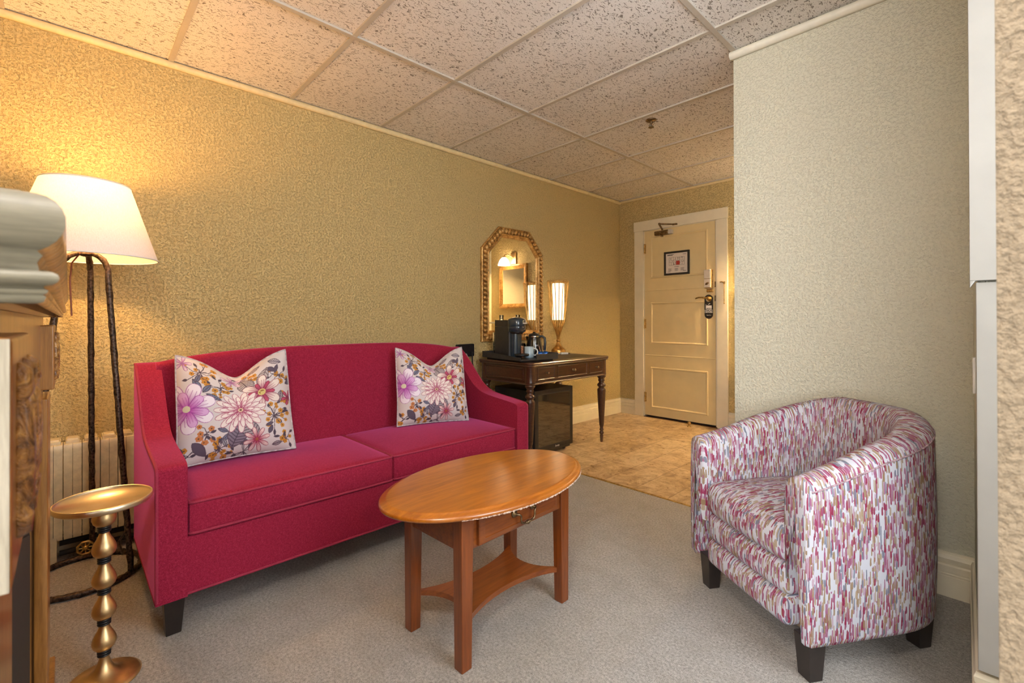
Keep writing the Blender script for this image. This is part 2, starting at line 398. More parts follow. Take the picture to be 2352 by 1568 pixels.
def gilt_mat():
    t = NT('antique_gilt_carving'); co = t.coord(); n = t.noise(co, 70, 4, .6); n2 = t.noise(co, 14, 3)
    c = t.ramp(t.math('ADD', t.math('MULTIPLY', n, .5), t.math('MULTIPLY', n2, .5)), [(.32, (.16, .075, .02)), (.5, (.52, .29, .085)), (.68, (.80, .52, .20))])
    return t.fin(c, .35, .4, t.bump(n, .4, .004))
M_gilt = gilt_mat()
def bone_mat():
    t = NT('carved_oak_relief'); co = t.coord(); n = t.noise(co, 55, 4, .6, 1.2)
    c = t.ramp(n, [(.35, (.13, .045, .008)), (.5, (.36, .15, .03)), (.66, (.58, .29, .07))])
    return t.fin(c, .3, 0, t.bump(n, 1.0, .012), .5)
M_carved = bone_mat()

# ------------------------------------------------------------ room shell
H = 2.4584; D = 4.674; YW = 2.485; XW = 2.113
XE = 3.95
def wbox(name, *b, mat=M_wall): return struct(MB().box(*b).build(name, mat))
wbox('wall_left', -.12, 0, -.42, D+.12, 0, H+.05)
# end wall with the door opening
m = MB(); m.box(-.12, .325, D, D+.12, 0, H+.05); m.box(.325, 1.125, D, D+.12, 2.075, H+.05); m.box(1.125, 2.5, D, D+.12, 0, H+.05)
struct(m.build('wall_end', M_wall))
# jutting wall block (face behind the armchair, side towards the entry)
m = MB().prism([(XW, YW), (2.992, YW), (3.06, YW), (3.06, YW+.2), (2.36, YW+.2), (2.36, D), (2.30, D), (2.30, YW+.12), (XW, YW+.12)], 'z', 0, H+.05)
struct(m.build('wall_right', M_wallr))
m = MB().prism([(2.987, YW), (3.0125, 1.72), (3.95, 1.72), (3.95, 1.86), (3.06, 1.86), (3.06, YW)], 'z', 0, H+.05)
struct(m.build('wall_alcove', M_wallr))
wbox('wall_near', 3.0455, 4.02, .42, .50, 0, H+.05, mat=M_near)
wbox('wall_fireplace', -.12, 2.72, -.42, -.32, 0, H+.05)
wbox('wall_fireplace_return', 2.62, 2.72, -2.7, -.42, 0, H+.05)
m = MB(); m.box(2.62, 4.2, -2.8, -2.7, 0, .45); m.box(2.62, 4.2, -2.8, -2.7, 2.3, H+.05)
struct(m.build('wall_rear', M_wallr))
wbox('wall_rear_right', 4.1, 4.2, -2.7, .42, 0, H+.05, mat=M_wallr)
m = MB(); m.box(XE, 4.02, .50, .60, 0, H+.05); m.box(XE, 4.02, 1.66, 1.86, 0, H+.05); m.box(XE, 4.02, .6, 1.66, 0, .82); m.box(XE, 4.02, .6, 1.66, 2.26, H+.05)
struct(m.build('wall_window', M_wallr))
m = MB()
for b in [(XE-.03, XE+.0, .56, .61, .80, 2.28), (XE-.03, XE, 1.65, 1.70, .80, 2.28), (XE-.03, XE, .56, 1.70, .78, .83), (XE-.03, XE, .56, 1.70, 2.25, 2.30)]: m.box(*b)
struct(m.build('window_1', M_white, bevel=.004))
# floors
struct(MB().box(-.12, 4.2, -2.8, 2.598, -.06, 0).build('floor', M_carpet))
struct(MB().box(-.12, 3.1, 2.598, D+.6, -.06, -.001).build('floor_entry', M_vinyl))
m = MB().prism([(2.588, 0), (2.592, .004), (2.604, .004), (2.610, 0)], 'x', 0.0, 2.12)
struct(m.build('trim_1', M_brassplain))
# ceiling tiles and grid
struct(MB().box(-.12, 4.2, -2.8, D+.6, H+.008, H+.05).build('ceiling', M_ceil))
s_ = .61; y0 = -.2134; GA, GB = .8849, 2.1186
m = MB()
for x in (GA, GB, 3.34): m.box(x-.012, x+.012, -2.7, D, H-.002, H+.012)
for k in range(-4, 9): 
    m.box(0, 4.1, y0+k*s_-.012, y0+k*s_+.012, H-.001, H+.0121)
struct(m.build('ceiling_grid', M_grid))
# crown beads
def half_round(r, n=8): return [(r*math.sin(PI*i/n), -r+r*math.cos(PI*i/n)*1.0) for i in range(n+1)]
pr = [(0, H+.004), (.012, H+.002), (.020, H-.006), (.022, H-.016), (.018, H-.026), (.008, H-.032), (0, H-.034)]
m = MB().sweep(pr, [(0, -.32), (0, D)], smooth=True); struct(m.build('trim_2', M_cove))
m = MB().sweep([(o*.7, H-(H-z)*.7) for o, z in pr], [(0, D), (2.3, D)], smooth=True); struct(m.build('trim_3', M_cove))
pr2 = [(0, H+.002), (.014, H), (.026, H-.008), (.030, H-.020), (.026, H-.032), (.014, H-.040), (0, H-.042)]
m = MB().sweep(pr2, [(XW-.012, YW), (2.99, YW)], smooth=True); struct(m.build('trim_4', M_crown))
# baseboards
def bprof(h=.17, t=.018):
    return [(0, 0), (t, 0), (t, h*.46), (t-.003, h*.47), (t-.003, h*.49), (t, h*.50), (t, h*.52), (t-.003, h*.53), (t-.003, h*.56), (t, h*.57), (t, h*.70), (t-.007, h*.73), (t-.004, h*.78), (t-.002, h*.86), (t-.006, h*.93), (t-.012, h*.95), (t-.013, h), (0, h)]
struct(MB().sweep(bprof(), [(0, -.30), (0, D)]).build('baseboard_left', M_trim))
struct(MB().sweep(bprof(), [(0, D), (.208, D)]).build('baseboard_end', M_trim))
struct(MB().sweep(bprof(), [(1.236, D), (2.3, D)]).build('baseboard_end_right', M_trim))
struct(MB().sweep(bprof(), [(XW, YW+.12), (XW, YW), (2.9865, YW)]).build('baseboard_right', M_trim))
struct(MB().sweep(bprof(.17, .014), [(2.9875, YW-.018), (3.0125, 1.72), (3.95, 1.72)]).build('baseboard_alcove', M_trim))
# white boxed trim on the alcove return: lower board and the stepped upper board
m = MB().box(3.0095, 3.94, 1.700, 1.7195, .17, 1.172); struct(m.build('trim_5', M_white, bevel=.002))
m = MB().box(2.9985, 3.94, 1.690, 1.7195, 1.176, H-.004); m.add([(2.9985, 1.69, 1.176), (3.0095, 1.69, 1.176), (2.9985, 1.69, 1.158), (2.9985, 1.7195, 1.176), (3.0095, 1.7195, 1.176), (2.9985, 1.7195, 1.158)], [(0, 2, 1), (3, 4, 5), (0, 3, 5, 2), (2, 5, 4, 1)])
struct(m.build('trim_6', M_white, bevel=.0015))

# switch plates
o = MB().box(2.9945, 3.002, 2.035, 2.10, .845, .955).build('switch_plate', M_plate, bevel=.002); tag(o, 'white switch plate seen edge-on on the wall beside the armchair', 'switch plate')
e = empty('light_switch', (1.312, D, 1.25), 0, 'small white light switch on the far wall just right of the door casing', 'light switch')
MB().box(-.018, .018, -.006, 0, -.055, .055).build('plate', M_plate, e, bevel=.002)
MB().box(-.005, .005, -.014, -.006, -.010, .012).build('toggle', M_plate, e, bevel=.001)

# globe lamp added out of view behind the camera as frontal fill light
cl_ = empty('added_fill_lamp', (FILL_LAMP[0], FILL_LAMP[1], H), 0, 'unseen globe lamp added behind the camera as fill light', 'fill lamp')
MB().lathe([(.06, 0), (.06, -.015), (.012, -.03), (.008, -.035), (.008, -.22), (.03, -.225), (.04, -.25)], n=32).build('canopy_and_stem', M_brass, cl_)
MB().sphere((0, 0, -.37), .15, 32).build('fill_globe', glow('fill_globe_glow', (1, .93, .86), 42), cl_)

# ------------------------------------------------------------ entry door
dx0, dx1, dz = .332, 1.113, 2.064
dr = empty('door_1', (0, D, 0)); struct(dr)
m = MB().box(dx0, dx1, -.012, .030, .022, dz)
m.build('door_leaf', M_door, dr)
def panel(z0, z1):
    x0, x1 = .404, 1.038
    q = MB().sweep([(0, -.0), (0, .006), (.006, .010), (.014, .006), (.020, .0)], [(0, 0), (1, 0)])
    m = MB()
    o = [(x0, z0), (x1, z0), (x1, z1), (x0, z1)]
    rings = [(0, -.012), (.004, -.020), (.012, -.021), (.020, -.014), (.024, -.0125)]
    V = []
    for d, y in rings: V += [(x0+d, y, z0+d), (x1-d, y, z0+d), (x1-d, y, z1-d), (x0+d, y, z1-d)]
    F = []
    for r in range(len(rings)-1):
        for k in range(4): F.append((r*4+k, r*4+(k+1) % 4, r*4+4+(k+1) % 4, r*4+4+k))
    m.add(V, F); return m
for z0, z1 in ((.109, .556), (.816, 1.268), (1.532, 1.992)): panel(z0, z1).build('panel_moulding', M_door, dr)
for z in (.686, 1.401):
    MB().prism([(-.012, z-.006), (-.016, z-.002), (-.016, z+.003), (-.012, z+.006)], 'x', dx0, dx1).build('rail_bead', M_door, dr)
# casing
fr = empty('door_casing', (0, D, 0)); struct(fr)
for nm, b in (('side_casing', (.205, .316, -.022, 0, 0, 2.072)), ('side_casing', (1.130, 1.235, -.022, 0, 0, 2.072)), ('head_casing', (.200, 1.240, -.026, 0, 2.072, 2.180))):
    MB().box(*b).build(nm, M_trim, fr, bevel=.003)
m = MB(); m.box(.316, .330, -.008, .10, 0, 2.072); m.box(1.115, 1.130, -.008, .10, 0, 2.072); m.box(.316, 1.130, -.008, .10, 2.066, 2.08); m.build('jamb', M_trim, fr)
MB().box(.330, 1.115, .03, .10, 0, 2.066).build('door_stop', M_dark, fr)
MB().box(.316, 1.13, -.02, .10, -.002, .006).build('threshold', M_mahog, fr)
for z in (.22, 1.035, 1.868):
    hg = MB().lathe([(.006, -.055), (.006, .055)], (.331, -.018, z), 10); hg.box(.333, .347, -.014, -.012, z-.052, z+.052); hg.build('hinge', M_brassplain, dr)
# closer
cl = MB(); cl.box(.470, .640, -.062, -.012, 1.992, 2.040); clo = cl.build('door_closer', M_antique, dr, bevel=.014, seg=4)
MB().box(.635, .672, -.058, -.012, 1.994, 2.038).build('closer_end_plate', M_silver, clo, bevel=.002)
MB().lathe([(.012, -.012), (.014, 0), (.010, .012)], (.555, -.04, 1.984), 12).build('valve_cap', M_antique, clo)
def bar(m, a, b, wdt, th):
    a = Vector(a); b = Vector(b); d = (b-a); L = d.length; x = d.normalized(); y = Vector((0, 1, 0)); y = (y-x*y.dot(x)).normalized(); z = x.cross(y)
    return m.box(0, L, -th/2, th/2, -wdt/2, wdt/2, frame_m(a, x, y, z))
am = MB(); bar(am, (.565, -.044, 2.045), (.535, -.060, 2.108), .018, .008); bar(am, (.535, -.064, 2.112), (.690, -.045, 2.088), .014, .008); am.box(.675, .725, -.050, -.026, 2.078, 2.096); am.lathe([(.010, -.008), (.010, .012)], (.535, -.062, 2.11), 10)
am.build('closer_arm', M_antique, clo, bevel=.001)
# keypad deadbolt, latch, lever, chain
kp = MB().box(1.018, 1.094, -.052, -.012, 1.392, 1.580).build('deadbolt_lock', M_brassplain, dr, bevel=.006)
MB().box(1.019, 1.086, -.062, -.05, 1.398, 1.486).build('lower_cover', M_silver, kp, bevel=.005); MB().box(1.019, 1.086, -.062, -.05, 1.489, 1.578).build('upper_cover', M_silver, kp, bevel=.005)
MB().lathe([(.001, 0), (.020, 0), (.020, .006), (.001, .006)], (0, 0, 0), 20, m=frame_m((1.053, -.0615, 1.438), (.83, 0, .55), (-.30, 0, .45), (0, -1, 0))).build('thumb_turn', M_antique, kp)
MB().box(1.030, 1.100, -.030, -.012, 1.352, 1.384).build('night_latch', M_brassplain, dr, bevel=.006)
lv = MB().lathe([(.030, 0), (.032, .006), (.026, .012), (.012, .016), (.012, .05), (.001, .05)], n=24, m=frame_m((1.062, -.012, 1.292), (1, 0, 0), (0, 0, 1), (0, -1, 0)))
lv.tube([(1.062, -.055, 1.292), (1.03, -.060, 1.296), (1.00, -.060, 1.300), (.965, -.058, 1.302), (.938, -.056, 1.296), (.930, -.052, 1.290)], lambda t: .009-.003*t, 10)
lv.build('lever_handle', M_brassplain, dr)
for z in (1.43, 1.29): MB().box(1.108, 1.118, -.020, -.008, z-.028, z+.028).build('strike_plate', M_antique, dr, bevel=.001)
cm = MB().tube([(1.168, -.028, 1.448), (1.185, -.036, 1.450), (1.205, -.030, 1.440)], .006, 8); cm.box(1.196, 1.214, -.028, -.022, 1.425, 1.452)
for k in range(16):
    a0 = k*PI/2; zc = 1.430-k*.0118
    ring = [(1.206+math.cos(a0)*.0055*math.cos(q), -.030+math.sin(a0)*.0055*math.cos(q), zc+.0085*math.sin(q)) for q in [2*PI*j/8 for j in range(8)]]
    cm.tube(ring, .0018, 5, closed=True)
cm.sphere((1.206, -.030, 1.240), .008, 10)
tag(cm.build('door_chain', M_brassplain), 'brass security chain hanging on the door casing to the right of the door', 'door chain').location = (0, D, 0)
# do not disturb hanger
hx, hz0, hz1, hy = 1.060, 1.086, 1.328, D-.043
hang = empty('door_hanger', (hx, hy, hz0), 0, 'black do-not-disturb hanger on the door lever', 'door hanger')
outl = []
W_ = .042; Ht = hz1-hz0
for i in range(13): a = -PI+PI*i/12; outl.append((W_*math.cos(a), W_+W_*math.sin(a)))
for i in range(13): a = PI*i/12; outl.append((W_*math.cos(a), Ht-W_+W_*math.sin(a)))
hole = [(.030*math.cos(a), Ht-W_+.030*math.sin(a)) for a in [PI/2+2*PI*i/26 for i in range(26)]]
n = len(outl)
best = []
oc = outl[13+6:]+outl[:13+6]   # start at the top, counter-clockwise
V = [(p[0], y, p[1]) for y in (-.0012, .0012) for p in oc]+[(p[0], y, p[1]) for y in (-.0012, .0012) for p in hole]
F = []
for i in range(26):
    j = (i+1) % 26
    F += [(i, j, 52+j, 52+i), (26+j, 26+i, 78+i, 78+j), (i, 26+i, 26+j, j), (52+i, 52+j, 78+j, 78+i)]
MB().add(V, F).build('card', M_bluegloss if False else M_black, hang)
up_m = lambda x, z: frame_m((x, -.0020, z), (1, 0, 0), (0, 0, 1), (0, -1, 0))
text('lettering', 'PLEASE\nDO NOT\nDISTURB', .0195, M_signw, hang, up_m(0, .082), bold=True)
MB().box(-.030, .030, -.0022, -.001, .108, .126).box(-.030, -.026, -.0022, -.001, .104, .146).box(.026, .030, -.0022, -.001, .104, .132).box(-.010, .028, -.0024, -.001, .124, .133).box(-.022, -.012, -.0024, -.001, .126, .136).box(-.004, .004, -.0022, -.001, .142, .148).box(.006, .014, -.0022, -.001, .148, .155).build('bed_symbol', M_signw, hang)
text('small_print', 'Thank You', .010, M_signw, hang, up_m(0, .036))

# evacuation plan in black frame on the door
pf = empty('framed_floor_plan', (.712, D-.013, 1.679), 0, 'small black-framed floor plan sheet hung on the upper door panel', 'framed plan')
fw_, fh_ = .141, .125
m = MB(); b_ = .020
for b in ((-fw_, fw_, -.016, 0, fh_-b_, fh_), (-fw_, fw_, -.016, 0, -fh_, -fh_+b_), (-fw_, -fw_+b_, -.016, 0, -fh_+b_, fh_-b_), (fw_-b_, fw_, -.016, 0, -fh_+b_, fh_-b_)): m.box(*b)
m.build('frame', M_frameblk, pf, bevel=.002)
MB().box(-fw_+b_, fw_-b_, -.008, -.002, -fh_+b_, fh_-b_).build('paper', M_paper, pf)
m = MB(); yy = (-.0088, -.0079)
def ln(x0, x1, z0, z1): m.box(x0, x1, *yy, z0, z1)
ln(-.105, -.045, .082, .088); ln(-.105, -.030, .090, .094); ln(.070, .105, .086, .090); ln(-.105, -.070, -.092, -.088); ln(.070, .105, -.088, -.084); ln(-.025, .025, -.040, -.036)
for cx_ in (-.072, 0, .066):
    for k in range(4): ln(cx_-.022, cx_+.018-.006*(k % 2), -.058-k*.008, -.055-k*.008)
for x in (-.085, .085): ln(x-.001, x+.001, -.022, .062)
for z in (-.022, .062): ln(-.085, .085, z-.001, z+.001)
for x in (-.060, -.035, -.012, .010, .033, .060): ln(x-.001, x+.001, .028, .060); ln(x-.0012, x+.0012, -.02, .012)
ln(-.085, .085, .027, .029); ln(-.085, .085, .011, .013)
rr = random.Random(3)
for k in range(26): x = rr.uniform(-.08, .075); z = rr.uniform(-.018, .055); ln(x, x+rr.uniform(.004, .012), z, z+rr.uniform(.002, .006))
m.build('plan_print', M_ink, pf)
m = MB(); m.box(-.006, .034, -.0090, -.0079, -.020, .022); m.build('highlighted_room', M_red, pf)

# sprinkler
sp = empty('ceiling_sprinkler', (1.394, 2.928, H+.008), 0, 'small dark fire sprinkler head on the ceiling tile', 'sprinkler')
MB().lathe([(.036, 0), (.038, -.004), (.030, -.010), (.012, -.012), (.012, -.013)], n=24).build('escutcheon', M_antique, sp)
m = MB().lathe([(.008, -.012), (.008, -.026), (.004, -.028), (.004, -.048)], n=12); m.tube([(.010, 0, -.026), (.016, 0, -.036), (.005, 0, -.050)], .002, 6); m.tube([(-.010, 0, -.026), (-.016, 0, -.036), (-.005, 0, -.050)], .002, 6); m.lathe([(.001, -.050), (.018, -.050), (.020, -.053), (.001, -.053)], n=16)
m.build('sprinkler_head', M_antique, sp)
# floor door stop
ds = MB().lathe([(.020, 0), (.020, .006), (.010, .010), (.010, .022), (.017, .028), (.017, .045), (.010, .052), (.001, .053)], n=16).build('door_stop_dome', M_brassplain)
ds.location = (.905, 4.52, -.001); tag(ds, 'small brass floor door stop in front of the entry door', 'door stop')

# ------------------------------------------------------------ vanity corner seen in the mirror
fm = empty('gilt_wall_mirror', (1.812, D, 1.565), 0, 'square gilt-framed mirror on the end wall under the wall lamp, seen in reflection', 'mirror')
m = MB(); a, h, b_ = .285, .315, .065
m.sweep([(0, 0), (.0, .03), (-.02, .035), (-.045, .022), (-.065, .012), (-.065, 0)], [(-a, -h), (a, -h), (a, h), (-a, h)], closed=True)
V = m.v; m.v = [(x, -z, y) for x, y, z in V]
m.build('frame', M_gilt, fm)
MB().box(-a+.06, a-.06, -.010, -.004, -h+.06, h-.06).build('mirror_glass', M_mirror, fm)
sn = empty('wall_sconce', (1.800, D, 1.97), 0, 'wall sconce with a lit bell-shaped opal shade above the gilt mirror', 'wall lamp')
MB().box(-.055, .055, -.020, 0, -.085, .085).build('back_plate', M_brass, sn, bevel=.006)
MB().tube([(0, -.02, .01), (.02, -.06, .04), (.04, -.10, .055), (.06, -.13, .045), (.065, -.14, .02)], .008, 10).build('arm', M_brass, sn)
MB().lathe([(.028, .022), (.030, .0), (.024, .0)], (.065, -.14, 0), 20).build('socket_cup', M_brass, sn)
MB().lathe([(.030, .004), (.055, -.02), (.075, -.06), (.088, -.105), (.084, -.104), (.070, -.06), (.05, -.022), (.026, 0)], (.065, -.14, 0), 28, capb=False).build('glass_shade', M_glow_sconce, sn)
MB().sphere((.065, -.14, -.06), .03, 14).build('bulb', glow('lit_sconce_bulb', (1, .66, .30), 3000), sn)
sh = empty('vanity_shelf', (1.84, D, 1.04), 0, 'white shelf on the end wall below the gilt mirror', 'shelf')
MB().box(-.36, .36, -.13, 0, -.012, .012).build('board', M_plate, sh, bevel=.004)
for x in (-.28, .28): MB().prism([(0, -.012), (-.10, -.012), (0, -.09)], 'x', x-.008, x+.008).build('bracket', M_chrome, sh)
def tumbler(name, loc, r0, r1, h, label):
    o = MB().lathe([(r0-.002, .0005), (r0, 0), (r1, h), (r1-.0018, h), (r0-.003, .006), (.0008, .006)], n=24).build(name, M_glass); o.location = loc
    return tag(o, label, 'glass')
tumbler('tumbler', (2.00, D-.07, 1.0525), .028, .034, .10, 'clear tumbler on the white shelf, nearer the alcove side wall')
tumbler('tumbler', (1.66, D-.07, 1.0525), .028, .034, .10, 'clear tumbler on the white shelf, nearer the entry door')

# ------------------------------------------------------------ oak fireplace mantel (left edge); local +x runs along the front, +y goes in
mt = empty('fireplace_mantel', (2.665, -.0005, 0), PI-.0012, 'carved golden oak fireplace mantel with rounded cornice at the left edge', 'fireplace')
LW = 1.305
prof = [(-.020, 1.155)]
for i in range(11): a = PI/2-PI*i/10*.9; prof.append((-.018+.018*math.cos(a), 1.136+.018*math.sin(a)*1.0))
prof += [(-.010, 1.116), (-.0125, 1.112), (-.0115, 1.107)]
for i in range(7): a = PI/2-PI*i/6; prof.append((-.0095+.0068*math.cos(a), 1.1040-.0+.0045*math.sin(a)-.0015))
prof += [(-.0098, 1.0965), (-.0075, 1.0955), (-.0082, 1.0935), (-.0100, 1.093), (-.0085, 1.0915), (-.0095, 1.0885), (-.0125, 1.0875)]
path = [(0, .27), (0, 0), (LW, 0), (LW, .27)]
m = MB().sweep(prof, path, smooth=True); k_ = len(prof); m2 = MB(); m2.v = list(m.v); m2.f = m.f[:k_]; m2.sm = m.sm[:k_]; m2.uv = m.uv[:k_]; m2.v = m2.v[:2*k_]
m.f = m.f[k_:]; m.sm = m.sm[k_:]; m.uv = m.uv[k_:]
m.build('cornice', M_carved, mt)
tag(m2.build('cornice_return', M_oakglare, mt), 'oak end of the cornice with daylight glare painted in grey')
MB().box(.025, LW-.025, .025, .27, 1.0885, 1.1535).build('shelf_board', M_oakx, mt)
MB().box(.02, LW-.02, .045, .27, .86, 1.088).build('frieze', M_oak, mt)
for sx in (0, 1):
    def X(u): return LW-u if sx else u
    def bx(m, u0, u1, *r): a, b = sorted((X(u0), X(u1))); return m.box(a, b, *r)
    bx(MB(), .03, .17, .0505, .27, 0, .90).build('side_stile', M_oak, mt, bevel=.003)
    bx(MB(), .02, .18, .032, .056, .22, .90).build('pilaster', M_oak, mt, bevel=.004)
    bx(MB(), .012, .188, .022, .055, 0, .222).build('plinth_block', M_oak, mt, bevel=.004)
    c = bx(MB(), .015, .185, .0225, .06, .92, 1.068).build('corbel_block', M_oak, mt, bevel=.003)
    if not sx: tag(MB().box(.0135, .016, .0235, .06, .921, 1.067).build('corbel_end', M_oakglare2, c), 'oak end of the corbel with daylight glare painted in pale')
    m = MB()
    for u in (.05, .10, .15):
        m.lathe([(.001, -.055), (.006, -.052), (.007, -.040), (.004, -.036), (.007, -.030), (.0078, 0), (.007, .026), (.004, .032), (.007, .038), (.006, .052), (.001, .056)], (X(u), .0215, .995), 12)
    m.build('spindle_ornament', M_carved, c)
MB().box(.165, LW-.165, .062, .27, 0, .88).build('firebox_surround', M_firebox, mt)
MB().prism([(0.25, .10), (LW-.25, .10), (LW-.25, .62), (LW/2, .74), (.25, .62)], 'y', .058, .0625).build('fire_opening', M_dark, mt)

# ------------------------------------------------------------ cast radiator
rd = empty('cast_radiator', (.0, -.075, 0), 0, 'cream cast-iron radiator against the left wall behind the lamp', 'radiator')
ns = 20
for k in range(ns):
    m = MB(); yc = .031+k*.0622; 
    for q in (-1, 1):
        y = yc+q*.0152
        m.prism([(.045, .11), (.160, .10), (.168, .13), (.168, .50), (.160, .525), (.12, .530), (.045, .515)], 'y', y-.0145, y+.0145)
    m.box(.06, .15, yc-.024, yc+.024, .50, .540)
    m.prism([(.07, .53), (.14, .53), (.135, .546), (.075, .546)], 'y', yc-.018, yc+.018)
    if k in (0, ns-1): m.box(.12, .165, yc-.022, yc+.012, 0, .12); m.box(.05, .09, yc-.022, yc+.012, 0, .12)
    m.build('section', M_rad, rd, bevel=.0035)
pv = MB().tube([(.10, .05, .075), (.10, 1.20, .075)], .018, 10).tube([(.13, .05, .035), (.13, 1.2, .035)], .012, 10).build('supply_pipe', M_dark, rd)
vw = MB().tube([(.215, .135+.026*math.cos(2*PI*k/16)*(1+.10*(k % 2)), .062+.026*math.sin(2*PI*k/16)*(1+.10*(k % 2))) for k in range(16)], .0052, 8, closed=True)
for k in range(4): a = PI*k/4; vw.tube([(.215, .135+.024*math.cos(a), .062+.024*math.sin(a)), (.215, .135-.024*math.cos(a), .062-.024*math.sin(a))], .0035, 6)
vw.lathe([(.010, -.006), (.012, .004), (.006, .010)], m=frame_m((.213, .135, .062), (0, 1, 0), (0, 0, 1), (1, 0, 0)), n=14); vw.tube([(.215, .135, .062), (.13, .135, .062)], .007, 8)
vw.build('valve_wheel', M_brassplain, rd)

# ------------------------------------------------------------ floor lamp
LX, LY = .388, .058
fl = empty('floor_lamp', (LX, LY, 0), 0, 'lit floor lamp with white drum shade on three hammered iron rods', 'floor lamp')
wob = lambda i, k: 1+.16*math.sin(i*2.3+k*1.9)+.10*math.sin(i*.9+k*3.1)
R = .19
ringc = (.376-LX, .051-LY)
MB().tube([(ringc[0]+R*math.cos(2*PI*k/72), ringc[1]+R*math.sin(2*PI*k/72), .012) for k in range(72)], .0115, 10, closed=True, wob=wob).build('base_ring', M_iron, fl)
feet = []
for ang in (50, 170, 290):
    a = math.radians(ang); fx, fy = ringc[0]+R*math.cos(a), ringc[1]+R*math.sin(a); feet.append((fx, fy))
    tx, ty = math.cos(a), math.sin(a)
    pts = [(fx, fy, .018)]
    for k in range(1, 40):
        t = k/40; z = .018+1.26*t; rr_ = R*(1-t)**1.0*.62+.075*(1-(1-t)**1.6)+.0
        s0 = R+( .088-R)*min(1, t*1.02)
        pts.append((ringc[0]*(1-t)+tx*s0, ringc[1]*(1-t)+ty*s0, z))
    for k in range(1, 10):
        q = PI/2*k/9; pts.append((tx*.088*math.cos(q), ty*.088*math.cos(q), 1.278+.088*math.sin(q)))
    MB().tube(pts, .0105, 10, wob=wob).build('leg_rod', M_iron, fl)
for i in range(1):
    a = feet[i]; b = feet[(i+1) % 3]
    p = [(a[0]*.93, a[1]*.93, .20), ((a[0]*.8+b[0]*.2)*.88, (a[1]*.8+b[1]*.2)*.88, .13), ((a[0]+b[0])/2*1.5, (a[1]+b[1])/2*1.5, .03)]
    MB().tube(p, .0045, 8).build('brace', M_iron, fl)
MB().lathe([(.012, 1.350), (.028, 1.356), (.028, 1.362), (.010, 1.366), (.012, 1.46), (.018, 1.47), (.018, 1.50), (.001, 1.50)], n=20).build('socket', M_iron, fl)
MB().tube([(.02, -.02, 1.36), (-.012, -.045, 1.32), (-.022, -.05, 1.25), (-.018, -.045, 1.1)], .003, 6).build('power_cord', M_cord_r, fl)
zb, zt, rb_, rt_ = 1.345, 1.655, .242, .146
n_ = 72
MB().lathe([(rb_, zb), (rt_, zt)], n=n_, capb=False).build('lamp_shade', M_shade, fl)
for r, z in ((rb_, zb), (rt_, zt)): MB().tube([(r*math.cos(2*PI*k/64), r*math.sin(2*PI*k/64), z) for k in range(64)], .003, 6, closed=True).build('shade_rim', M_plate, fl)
m = MB(); m.tube([(rt_*math.cos(2*PI*k/64)*.14, rt_*math.sin(2*PI*k/64)*.14, zt-.03) for k in range(24)], .003, 6, closed=True)
for k in range(3): a = 2*PI*k/3; m.tube([(.02*math.cos(a), .02*math.sin(a), zt-.03), (rt_*math.cos(a), rt_*math.sin(a), zt-.004)], .0025, 6)
m.build('shade_spider', M_brass, fl)
MB().sphere((0, 0, 1.545), .03, 16, (1, 1, 1.25)).build('bulb', glow('lit_bulb', (1, .78, .46), 6), fl)
point('floor_lamp_bulb', (LX, LY, 1.59), 21, WARM, .05)

# ------------------------------------------------------------ brass drinks table
dt = empty('drinks_table', (1.183, .081, 0), 0, 'small round brass drinks table on a stacked teardrop stem', 'side table')
MB().lathe([(.001, 0), (.088, 0), (.089, .004), (.080, .010), (.060, .014), (.040, .020), (.024, .034), (.016, .052), (.012, .066), (.012, .072)], n=48).build('foot', M_brass, dt)
z = .072; tops = []
dz_ = .0925
for k in range(5):
    cb = MB()
    for j in range(3): cb.lathe([(.0125, -.003), (.0165, -.0015), (.0165, .0015), (.0125, .003)], (0, 0, z+.004+j*.0065), 24)
    cb.build('black_collar', M_black, dt)
    z0_ = z+.019
    pr_ = [(.012, 0), (.020, .003), (.0265, .010), (.0298, .020), (.0300, .027), (.0275, .037), (.022, .049), (.016, .060), (.0125, .070), (.012, .0735)]
    MB().lathe(pr_, (0, 0, z0_), 40, fl=lambda zz, a: 1+.02*math.cos(2*a)).build('teardrop', M_brass, dt)
    z += dz_
MB().lathe([(.012, .514), (.016, .5195), (.03, .523), (.03, .527), (.001, .527)], n=32).build('top_mount', M_brass, dt)
MB().lathe([(.001, .527), (.112, .527), (.1165, .531), (.1175, .537), (.1165, .544), (.1140, .546), (.1120, .543), (.110, .5365), (.001, .536)], n=72).build('tray_top', M_brasst, dt)

# ------------------------------------------------------------ sofa
sf = empty('sofa', (0, 0, 0), 0, 'crimson two-seat sofa with sloping arms standing in front of the left wall', 'sofa')
SX0, SX1, SY0, SY1, SZ = .445, 1.13, .21, 1.965, .135
AW = .088
armp = [(SX1, SZ), (SX1, .575), (1.122, .586), (1.10, .593), (1.02, .602), (.94, .609), (.87, .617), (.81, .628), (.76, .648), (.71, .682), (.66, .732), (.60, .792), (.545, .842), (.50, .878), (.47, .892), (SX0, .894), (SX0, SZ)]
def smoothpts(p, n=2):
    for _ in range(n):
        q = [p[0]]
        for a, b in zip(p, p[1:]): q += [(a[0]*.75+b[0]*.25, a[1]*.75+b[1]*.25), (a[0]*.25+b[0]*.75, a[1]*.25+b[1]*.75)]
        p = q+[p[-1]]
    return p
top = smoothpts(armp[1:-1], 2)
aprof = [armp[0]]+top+[armp[-1]]
